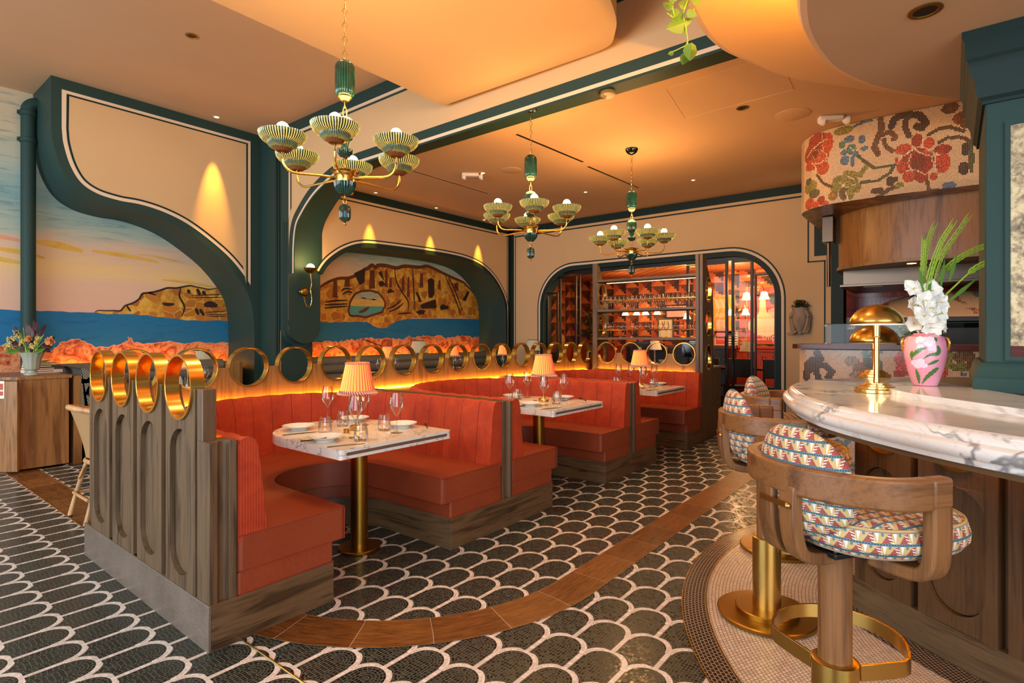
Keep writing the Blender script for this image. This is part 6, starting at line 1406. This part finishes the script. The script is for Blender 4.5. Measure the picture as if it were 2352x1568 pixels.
# table, chairs, lamps inside
t = thing('dining_table', 'long dark table with place settings in the private room', 'table', (11.2, 3.3, 0))
obj('table_top', MB().box(-.45, .45, -1.5, 2.2, .72, .76), M['redbr'], t, bevel=.006)
for sx in (-.35, .35):
    for sy in (-1.3, 2.0): obj('leg', MB().box(sx-.03, sx+.03, sy-.03, sy+.03, 0, .72), M['black'], t)
def bchair(lab, x, y, rz):
    t = thing('dining_chair', lab, 'chair', (x, y, 0), rz, 'black chairs in the private room')
    obj('seat', MB().box(-.21, .21, -.21, .21, .43, .47), M['black'], t, bevel=.01)
    obj('backrest', MB().box(-.22, -.19, -.22, .22, .62, .95), M['black'], t, bevel=.01)
    for a in (-.2, .19):
        for b in (-.2, .2): obj('leg', MB().box(a-.015, a+.015, b-.015, b+.015, 0, .9 if a < 0 else .44), M['black'], t)
    obj('stretcher', MB().box(-.19, .19, -.21, -.19, .2, .22).box(-.19, .19, .19, .21, .2, .22).box(-.21, -.19, -.2, .2, .3, .32), M['black'], t); return t
for i, (y, l) in enumerate(((2.35, 'rightmost black chair behind the door glass'), (2.95, 'second black chair from the right behind the door glass'), (3.55, 'third black chair from the right, behind the oak side panel'))): bchair(l, 10.45, y, 0)
for (x, y, lab) in ((11.1, 3.05, 'cream pleated table lamp in front of the poster'), (11.35, 4.2, 'cream pleated lamp under the small striped print'), (11.35, 5.05, 'cream pleated lamp at the left behind the shelf')):
    t = thing('table_lamp', lab, 'lamp', (x, y, .76), 0, 'cream lamps in the private room')
    obj('base', MB().box(-.06, .06, -.06, .06, 0, .03), M['marble_g'], t, bevel=.005); obj('stem', MB().lathe([(.02, .03), (.012, .1), (.02, .3)], n=14), M['terra'], t)
    obj('lamp_shade', shade_mb(.15, .09, .19, 30), M['paperw'], t, (0, 0, .30))
for i, (x, y) in enumerate(((11.0, 2.55), (11.05, 2.75), (11.05, 3.45), (11.1, 3.62), (11.0, 2.25))): place(SG, (x, y, .76), i, 'clear wine glass on the dark private room table', 'wine glasses in the private room').scale = (1, 1, .9)
t = thing('fruit_basket', 'round wire basket of oranges on the sideboard behind the shelf', 'basket', (11.9, 4.55, 1.16)); 
obj('basket', MB().lathe([(.10, 0), (.17, .06), (.21, .15), (.205, .15), (.16, .06), (.09, .01)], n=36, fl=18, amp=.04, cap=False), M['brass_dk'], t)
orange = plain('orange_peel', '#d0791e', .5)
for i, (x, y, z) in enumerate(((0, 0, .16), (.09, .06, .15), (-.08, .07, .15), (.02, -.10, .15), (-.09, -.06, .15), (.03, .02, .24))):
    tag(obj('orange', MB().ball((0, 0, 0), .055, 16, 10), orange, None, (11.9+x, 4.55+y, 1.16+z)), 'ripe orange in the wire basket behind the shelf', 'fruit', 'oranges in the basket')
t = thing('sideboard', 'dark sideboard against the patterned wall of the private room', 'cabinet', (11.95, 4.7, 0)); obj('body', MB().box(-.25, .3, -1.1, 1.2, 0, 1.1), M['black'], t); obj('top', MB().box(-.27, .32, -1.12, 1.22, 1.1, 1.158), M['redbr'], t)
def bust(x, y, z, lab):
    t = thing('bust', lab, 'sculpture', (x, y, z))
    obj('figure', MB().lathe([(.09, 0), (.10, .05), (.13, .16), (.15, .26), (.13, .36), (.07, .41), (.055, .45), (.075, .50), (.085, .56), (.075, .63), (.04, .67), (.001, .68)], n=28), plain('gold_plaster', '#c8923e', .5), t)
    obj('pedestal', MB().box(-.12, .12, -.12, .12, -z, 0), M['oak_y'], t)
bust(10.3, 6.85, 1.0, 'golden plaster bust on a pedestal behind the left panes')
t = thing('potted_bush', 'dark leafy bush behind the left glass panes', 'plant', (10.9, 6.35, 0)); rn = random.Random(6)
obj('pot', MB().lathe([(.14, 0), (.18, .3), (.18, .34), (.15, .3)], n=20), M['terra'], t)
obj('stem', MB().tube([(0, 0, .3), (0, 0, 1.3)], .02, 6), M['oak'], t)
mb = MB()
for k in range(500):
    a, e = rn.uniform(0, 6.28), rn.uniform(-1.3, 1.5); r = rn.uniform(.1, .36); c = Vector((r*cos(a)*cos(e), r*sin(a)*cos(e), 1.55+r*1.2*sin(e)))
    d = Vector((rn.uniform(-1, 1), rn.uniform(-1, 1), rn.uniform(-.5, 1))).normalized()*.04; f = d.orthogonal().normalized()*.018; mb.add([c-d, c+f, c+d, c-f], [(0, 1, 2, 3)])
obj('foliage', mb, M['leafd'], t)
# ================================================================ left of the near screen
t = thing('host_cabinet', 'brown walnut cabinet carrying the flower vase and books', 'cabinet', (1.45, 7.3, 0)); L = (-1.45, -7.3, 0)
obj('body', MB().box(1.262, 1.68, 7.27, 8.25, 0.02, .915), M['walnut'], t, L, bevel=.003)
obj('cabinet_top', MB().prism([(.95, 7.62), (1.262, 7.255), (1.705, 7.255), (1.705, 8.3), (.95, 8.3)], .915, .945), M['walnut'], t, L, bevel=.004)
obj('door_leaf', MB().obox((1.105, 7.30, .47), (-.55, .62, 0), (.62, .55, 0), (0, 0, 1), .22, .012, .44), M['walnut'], t, L, bevel=.002)
obj('side_board', MB().box(1.235, 1.262, 7.26, 8.2, .02, .915), M['oak_w'], t, L, bevel=.002)
obj('paper_notice', MB().obox((1.140, 7.236, .83), (-.55, .62, 0), (.62, .55, 0), (0, 0, 1), .035, .003, .085), M['paperw'], t, L)
obj('notice_print', MB().obox((1.138, 7.233, .86), (-.55, .62, 0), (.62, .55, 0), (0, 0, 1), .022, .0032, .03).obox((1.138, 7.233, .795), (-.55, .62, 0), (.62, .55, 0), (0, 0, 1), .022, .0032, .02), plain('red_print_ink', '#b5564a', .7), t, L)
# pipe down the mural wall
t = thing('downpipe', 'dark green painted downpipe with elbow and two collars on the mural wall', 'pipe', (1.66, 8.93, 0))
obj('pipe', MB().lathe([(.074, 0), (.074, 4.12)], n=28), M['green'], t)
obj('elbow', MB().tube([(.0+.12*(1-cos(R(a))), 0, 4.12+.12*sin(R(a))) for a in range(0, 91, 10)]+[(.2, 0, 4.24)], .077, 28, up=(0, 1, 0)), M['green'], t)
for z in (4.09, 3.76): obj('collar', MB().lathe([(.078, -.03), (.088, -.025), (.088, .025), (.078, .03)], (0, 0, z), 28).box(-.105, -.08, -.02, .02, z-.02, z+.02).box(.08, .105, -.02, .02, z-.02, z+.02), M['green'], t)
# vase and bouquet
VX, VY, VZ = 1.395, 7.33, .9455
t = thing('flower_vase', 'sage green fluted vase on the walnut cabinet', 'vase', (1.42, 7.48, VZ))
obj('body', MB().lathe([(.052, 0), (.066, .004), (.064, .012), (.040, .035), (.038, .045), (.060, .065), (.066, .10), (.078, .18), (.100, .232), (.104, .238), (.100, .238), (.07, .18)], n=72, fl=12, amp=.05, frange=(5, 8), cap=False), M['sage'], t)
t = thing('bouquet', 'mixed bouquet of cream blossoms, peach rose and burgundy leaves in the sage vase', 'flowers', (1.42, 7.48, VZ+.22)); rn = random.Random(8)
D0 = 5.77
def q(u, z, w=0): return rt*u+fw*w+Vector((0, 0, z))
for k in range(14):
    u = rn.uniform(-.20, .2); z = rn.uniform(.10, .28); obj('flower_stem', MB().tube(cr([q(u*.15, -.1), q(u*.4, .06, rn.uniform(-.03, .03)), q(u, z, rn.uniform(-.05, .05))], 3), .0035, 5), M['stemg'], t)
def petals(c, r, n, mt, nm, up=.4):
    mb = MB()
    for k in range(n):
        a = 2.4*k; e = up+.9*(1-k/n); d = (rt*cos(a)*cos(e)+Vector((0, 0, 1))*sin(a)*cos(e)-fw*sin(e)); f = d.cross(fw+rt*.01).normalized(); g = c+d*r*.2
        mb.add([g-f*r*.1, g+d*r*.5-f*r*.45, g+d*r, g+d*r*.5+f*r*.45, g+f*r*.1], [(0, 1, 2, 3, 4)])
    obj(nm, mb, mt, t)
for (u, z, r) in ((-.21, .07, .035), (-.185, .10, .04), (-.235, .105, .03), (-.15, .17, .04), (-.11, .155, .035), (-.20, .15, .03), (-.08, .11, .03), (.05, .09, .035), (.075, .12, .035), (.02, .08, .04), (.09, .16, .028), (-.13, .21, .02), (-.16, .23, .016), (.06, .18, .025), (-.06, .14, .03), (-.02, .15, .03)):
    for j in range(4): petals(q(u+rn.uniform(-.02, .02), z+rn.uniform(-.02, .02), rn.uniform(-.05, -.01)), r*.55, 9, M['yellowf'], 'blossom')
for (u, z, r) in ((.225, .135, .05), (.0, .16, .035)): petals(q(u, z, -.03), r, 14, M['peach'], 'rose', .2)
def lf(u, z, a, l, w, mt, tw=0):
    a = R(a); d = rt*cos(a)+Vector((0, 0, sin(a))); e = (rt*-sin(a)+Vector((0, 0, cos(a))))*cos(tw)+fw*sin(tw); c = q(u, z, rn.uniform(-.05, .03)); n = fw*.02
    obj('leaf', MB().add([c, c+d*l*.3+e*w, c+d*l*.7+e*w*.8, c+d*l, c+d*l*.7-e*w*.8, c+d*l*.3-e*w, c+d*l*.5+n], [(0, 1, 6), (1, 2, 6), (2, 3, 6), (3, 4, 6), (4, 5, 6), (5, 0, 6)]), mt, t)
for (u, z, a, l, w) in ((-.02, .17, 100, .17, .03), (.03, .16, 70, .2, .035), (.0, .18, 85, .18, .03), (.08, .18, 55, .16, .025), (.05, .17, 110, .15, .03), (-.09, .18, 125, .14, .025), (.10, .09, -10, .13, .03), (.08, .05, 10, .15, .035), (.13, .12, 30, .12, .025), (-.1, .08, 140, .13, .025), (.15, .05, -20, .08, .02), (-.02, .05, 60, .12, .03), (-.06, .03, 120, .1, .03)): lf(u, z, a, l, w, M['leafb'])
for (u, z, a, l, w) in ((-.06, .02, 160, .16, .025), (-.1, .03, 185, .14, .02), (.05, .01, 20, .14, .02), (-.18, .04, 170, .12, .02), (-.05, .0, 140, .15, .03), (.02, .02, 45, .13, .02), (-.16, .08, 120, .10, .02)): lf(u, z, a, l, w, M['leafg'])
# books and bowl
bz = .9455
for i, (w, h, c, lab, dx) in enumerate(((.33, .036, '#c9b8a4', 'cream book at the bottom of the small stack on the cabinet', 0), (.33, .024, '#4a1418', 'dark red book second from the bottom of the stack', .005), (.29, .024, '#16302a', 'dark green book third in the stack', -.01), (.27, .026, '#b5944c', 'tan book on top of the stack', -.015))):
    x0 = 1.60+dx; y0 = 8.0
    b = thing('book', lab, 'book', (x0, y0, bz), 0, 'books stacked on the cabinet')
    obj('cover', MB().box(-w/2, w/2, -.11, .11, 0, .002).box(-w/2, w/2, -.11, .11, h-.002, h).box(-w/2, w/2, -.112, -.108, 0, h), plain('book_cover', c, .5), b)
    obj('pages', MB().box(-w/2+.006, w/2-.006, -.107, .104, .002, h-.002), M['paperw'], b); bz += h+.0005
    obj('spine_title', MB().box(-w*.2, w*.25, -.1128, -.112, h*.35, h*.62), M['paperw'] if i in (1, 2) else plain('spine_ink', '#8a5a2a', .6), b)
tag(obj('shallow_bowl', MB().lathe([(.04, 0), (.11, .03), (.115, .034), (.105, .03), (.03, .006)], n=32, cap=False), M['paperw'], None, (1.585, 8.0, bz)), 'shallow cream bowl on top of the stacked books', 'bowl')
# dark banquette along the mural wall
def roll(path, zs, r, mat):
    mb = MB(); D = [0]
    for a, b in zip(path, path[1:]): D.append(D[-1]+math.dist(a, b))
    T = D[-1]; n = len(path)
    P = []
    for j, z in enumerate(zs):
        for k in range(9):
            a = -PI/2+PI*k/8; P.append((r*cos(a)+.0, z+r*.95*sin(a)))
    acc = [0]
    for p, q_ in zip(P, P[1:]): acc.append(acc[-1]+math.dist(p, q_))
    vs = []; uv = []
    for j, (d, z) in enumerate(P):
        for i in range(n): x, y = offs_pt(path, i, -d); vs.append((x, y, z)); uv.append((D[i], acc[j]))
    mb.add(vs, [(j*n+i, j*n+i+1, (j+1)*n+i+1, (j+1)*n+i) for j in range(len(P)-1) for i in range(n-1)], 0, uv, True)
    for i in (0, n-1): mb.add([vs[j*n+i] for j in range(len(P))], [tuple(range(len(P)))], 0, [(P[j][0], P[j][1]) for j in range(len(P))])
    return mb
t = thing('banquette', 'dark scale-patterned banquette with rolled back along the painted sea mural', 'banquette', (2.8, 8.3, 0)); L = (-2.8, -8.3, 0)
pth = [(1.78, 7.25), (1.78, 8.35)]+arc(2.08, 8.35, .30, 180, 90, 8)[1:]+[(2.08+.1*i, 8.65) for i in range(1, 18)]+[(3.85, 8.65)]
obj('backrest', roll(pth, (.50, .66, .82, .93), .085, M['dkf']), [M['dkf']], t, L)
obj('back_board', MB().box(1.72, 1.79, 7.27, 8.7, 0, .93).box(1.75, 3.9, 8.65, 8.75, 0, .95).box(3.86, 3.9, 8.1, 8.7, 0, .98), M['walnut'], t, L)
obj('seat', MB().box(1.80, 2.35, 7.25, 8.6, .34, .45).box(2.35, 3.86, 8.1, 8.6, .34, .45), M['leather'], t, L, bevel=.03); obj('base', MB().box(1.82, 2.30, 7.3, 8.6, 0, .34).box(2.3, 3.84, 8.16, 8.6, 0, .34), M['black'], t, L)
struct('trim_21', MB().box(1.8, 4.14, 8.76, 9.09, .80, .88), M['walnut'])
struct('trim_22', MB().tube([(1.9, 8.98, .90), (4.1, 8.98, .90)], 0, w=(.01, .02)), M['led'])
t = thing('banquette', 'long dark scale-patterned banquette in the niche below the rock mural', 'banquette', (7.0, 7.7, 0)); L = (-7.0, -7.7, 0)
pth = [(4.9+.21*i, 7.98) for i in range(21)]
obj('backrest', roll(pth, (.50, .66, .82, .94), .085, M['dkf']), M['dkf'], t, L)
obj('seat', MB().box(4.9, 9.1, 7.42, 7.95, .34, .45), M['leather'], t, L, bevel=.03); obj('base', MB().box(4.9, 9.1, 7.48, 8.0, 0, .34), M['black'], t, L); obj('back_board', MB().box(4.9, 9.1, 7.99, 8.08, 0, .99), M['walnut'], t, L)
struct('trim_23', MB().tube([(4.9, 8.11, .92), (9.1, 8.11, .92)], 0, w=(.01, .02)), M['led'])
# rattan chair behind the screen
def rattan(lab, x, y, rz):
    t = thing('rattan_chair', lab, 'chair', (x, y, 0), rz, 'rattan chairs')
    for sx, sy, tx, ty in ((-.26, -.19, -.16, -.17), (-.26, .19, -.16, .17), (.22, -.19, .16, -.18), (.22, .19, .16, .18)):
        l = obj('leg', MB().tube(cr([(sx, sy, .012), ((sx+tx)/2, (sy+ty)/2, .22), (tx, ty, .40), (tx*.92, ty*.92, .44)], 4), .0165, 10), M['rattan'], t)
        obj('leg_cap', MB().lathe([(.013, 0), (.017, .001), (.017, .014)], (sx, sy, 0), 10), M['black'], l)
    obj('apron', MB().tube([(-.2*1.02*cos(2*PI*k/28)*1.0, .215*sin(2*PI*k/28), .43) for k in range(28)], .018, 10, closed=True), M['rattan'], t)
    obj('seat', MB().lathe([(.001, .455), (.15, .465), (.205, .45), (.205, .43), (.001, .42)], n=36), M['leather'], t)
    obj('stretcher', MB().tube([(-.24, -.18, .18), (-.24, .18, .18)], .011, 8).tube([(-.24, .18, .18), (.2, .18, .18)], .011, 8).tube([(-.24, -.18, .18), (.2, -.18, .18)], .011, 8), M['rattan'], t)
    obj('brace', MB().tube(cr([(-.21, -.17, .28), (-.18, -.10, .40), (-.17, 0, .42), (-.18, .10, .40), (-.21, .17, .28)], 5), .010, 8), M['rattan'], t)
    def bk(u, v):
        a = R(90+180*u); f = 1-.55*abs(u-.5)*2*0; top = .30+.075*sin(PI*u); r = .195+.075*v**1.4
        z = .46+top*v; return (r*1.05*cos(a)-.02*v, r*1.12*sin(a), z)
    obj('backrest', MB().grid(bk, 36, 12, uvf=lambda u, v: (u*.7, v*.37)), M['cane'], t)
    obj('top_rail', MB().tube([bk(i/30, 1.0) for i in range(31)], [.020]*31, 10), M['rattan'], t)
    obj('side_pole', MB().tube([bk(0, j/6) for j in range(7)], .014, 8).tube([bk(1, j/6) for j in range(7)], .014, 8), M['rattan'], t)
    return t
rattan('pale rattan chair with woven cane back just left of the near screen', 1.46, 4.98, R(0))
# dining tables, lamps and glasses seen through the rings
def rtable(x, y, lab, r=.33):
    t = thing('dining_table', lab, 'table', (x, y, 0), 0, 'dark tables behind the ring screen')
    obj('table_top', MB().lathe([(.001, .725), (r-.02, .725), (r, .735), (r, .752), (r-.008, .758), (.001, .758)], n=40), M['redbr'], t)
    obj('pedestal', MB().lathe([(.03, .02), (.03, .725)], n=16), M['brass_dk'], t); obj('foot', MB().lathe([(.2, 0), (.2, .02), (.03, .022)], n=28), M['brass_dk'], t)
RT = ((2.10, 5.10, 'dark round table nearest the rattan chair'), (2.62, 6.80, 'dark round table in front of the sea mural banquette'), (5.62, 7.05, 'dark round table at the left of the niche banquette'), (7.15, 7.00, 'dark round table in the middle of the niche banquette'), (8.20, 6.70, 'dark round table at the right end of the niche'), (4.05, 6.4, 'dark round table by the green pier'), (8.98, 6.60, 'dark round table against the end wall'))
for x, y, l in RT: rtable(x, y, l)
for (x, y, lab) in ((2.62, 6.72, 'small lit pleated lamp seen through the near screen rings'), (5.78, 7.15, 'small lit pleated lamp left on the niche tables'), (7.22, 7.08, 'small lit pleated lamp in the middle of the niche tables'), (8.28, 6.78, 'small lit pleated lamp at the right of the niche tables')):
    dup(LP0, (x, y, .7585), x, lab, 'lamps on the tables behind the screen')
def plamp(x, y, z, r, h, hs, lab):
    t = thing('shade_lamp', lab, 'lamp', (x, y, z), 0, 'lamps with woven shades')
    obj('stem', MB().lathe([(.05, 0), (.05, .01), (.008, .02), (.008, hs)], n=16), M['brass'], t)
    obj('lamp_shade', MB().grid(lambda u, v: ((r+(r*.62-r)*v)*cos(2*PI*u), (r+(r*.62-r)*v)*sin(2*PI*u), hs+h*v), 48, 4, closeu=True, uvf=lambda u, v: (u, v*h)), M['shade_p'], t)
    obj('shade_band', MB().tube([(r*cos(2*PI*k/40), r*sin(2*PI*k/40), hs) for k in range(40)], .005, 5, closed=True).tube([(r*.62*cos(2*PI*k/40), r*.62*sin(2*PI*k/40), hs+h) for k in range(40)], .005, 5, closed=True), M['black'], t)
plamp(3.62, 8.86, .881, .235, .26, .0, 'large woven shade lamp on the ledge by the sea mural'); plamp(7.27, 8.06, .992, .19, .23, .04, 'pale woven shade lamp in the middle of the niche'); plamp(9.02, 6.62, .7585, .16, .22, .30, 'grey woven shade lamp by the end wall')
near = lambda x, y: min(RT, key=lambda q: math.hypot(q[0]-x, q[1]-y))[2].replace('dark round table', 'the dark table')
cnt = {}
for src, nm, lst in ((WG, 'wine glass', ((2.0, 5.25), (2.25, 5.15), (2.55, 6.95), (2.80, 6.70), (2.42, 6.62), (5.48, 7.0), (5.75, 6.9), (7.02, 6.82), (7.3, 6.85), (7.38, 7.05), (8.05, 6.6), (8.35, 6.55), (4.0, 6.5))),
                     (TB, 'tumbler', ((1.95, 5.0), (2.7, 6.58), (5.5, 6.85), (7.15, 6.73), (7.38, 6.80), (8.15, 6.5), (8.40, 6.80), (8.02, 6.78))), (PL, 'plate', ((2.2, 4.95), (2.55, 6.58), (5.42, 7.15), (7.3, 6.93), (8.07, 6.85)))):
    for i, (x, y) in enumerate(lst):
        d = near(x, y); k = cnt[(nm, d)] = cnt.get((nm, d), 0)+1
        place(src, (x, y, .7585), i, ('clear ' if nm != 'plate' else 'pale ')+nm+[' leftmost', ' middle', ' rightmost'][k-1]+' on '+d, nm+'s behind the long screen')
# wall sconce on the green jamb
t = thing('wall_sconce', 'brass wall sconce with wavy stem and lit globe on the dark green pier', 'lamp', (4.50, 7.30, 2.02))
obj('back_disc', MB().lathe([(.001, -.03), (.045, -.025), (.062, .0), (.06, .02)], (-.02, .13, -.02), 28, ax='y'), M['brass_dk'], t)
obj('knob', MB().ball((-.09, .13, -.02), .015), M['brass_sh'], t)
obj('stem', MB().tube(cr([(-.045, .10, -.09), (-.045, .06, -.18), (-.04, .03, -.235), (-.015, .02, -.25), (.01, .01, -.22), (.02, .0, -.12), (.0, 0, 0), (.015, 0, .10), (.005, 0, .19), (.0, 0, .25)], 5), .007, 8), M['brass_sh'], t)
obj('cup', MB().lathe([(.01, .245), (.05, .255), (.08, .285), (.095, .32), (.091, .322), (.075, .29)], n=36, fl=0), M['brass_dk'], t)
obj('globe', MB().ball((0, 0, .325), .058, 20, 12), M['bulb'], t)
point('sconce_glow', (4.50, 7.26, 2.47), 8, (1, .55, .16), .07)
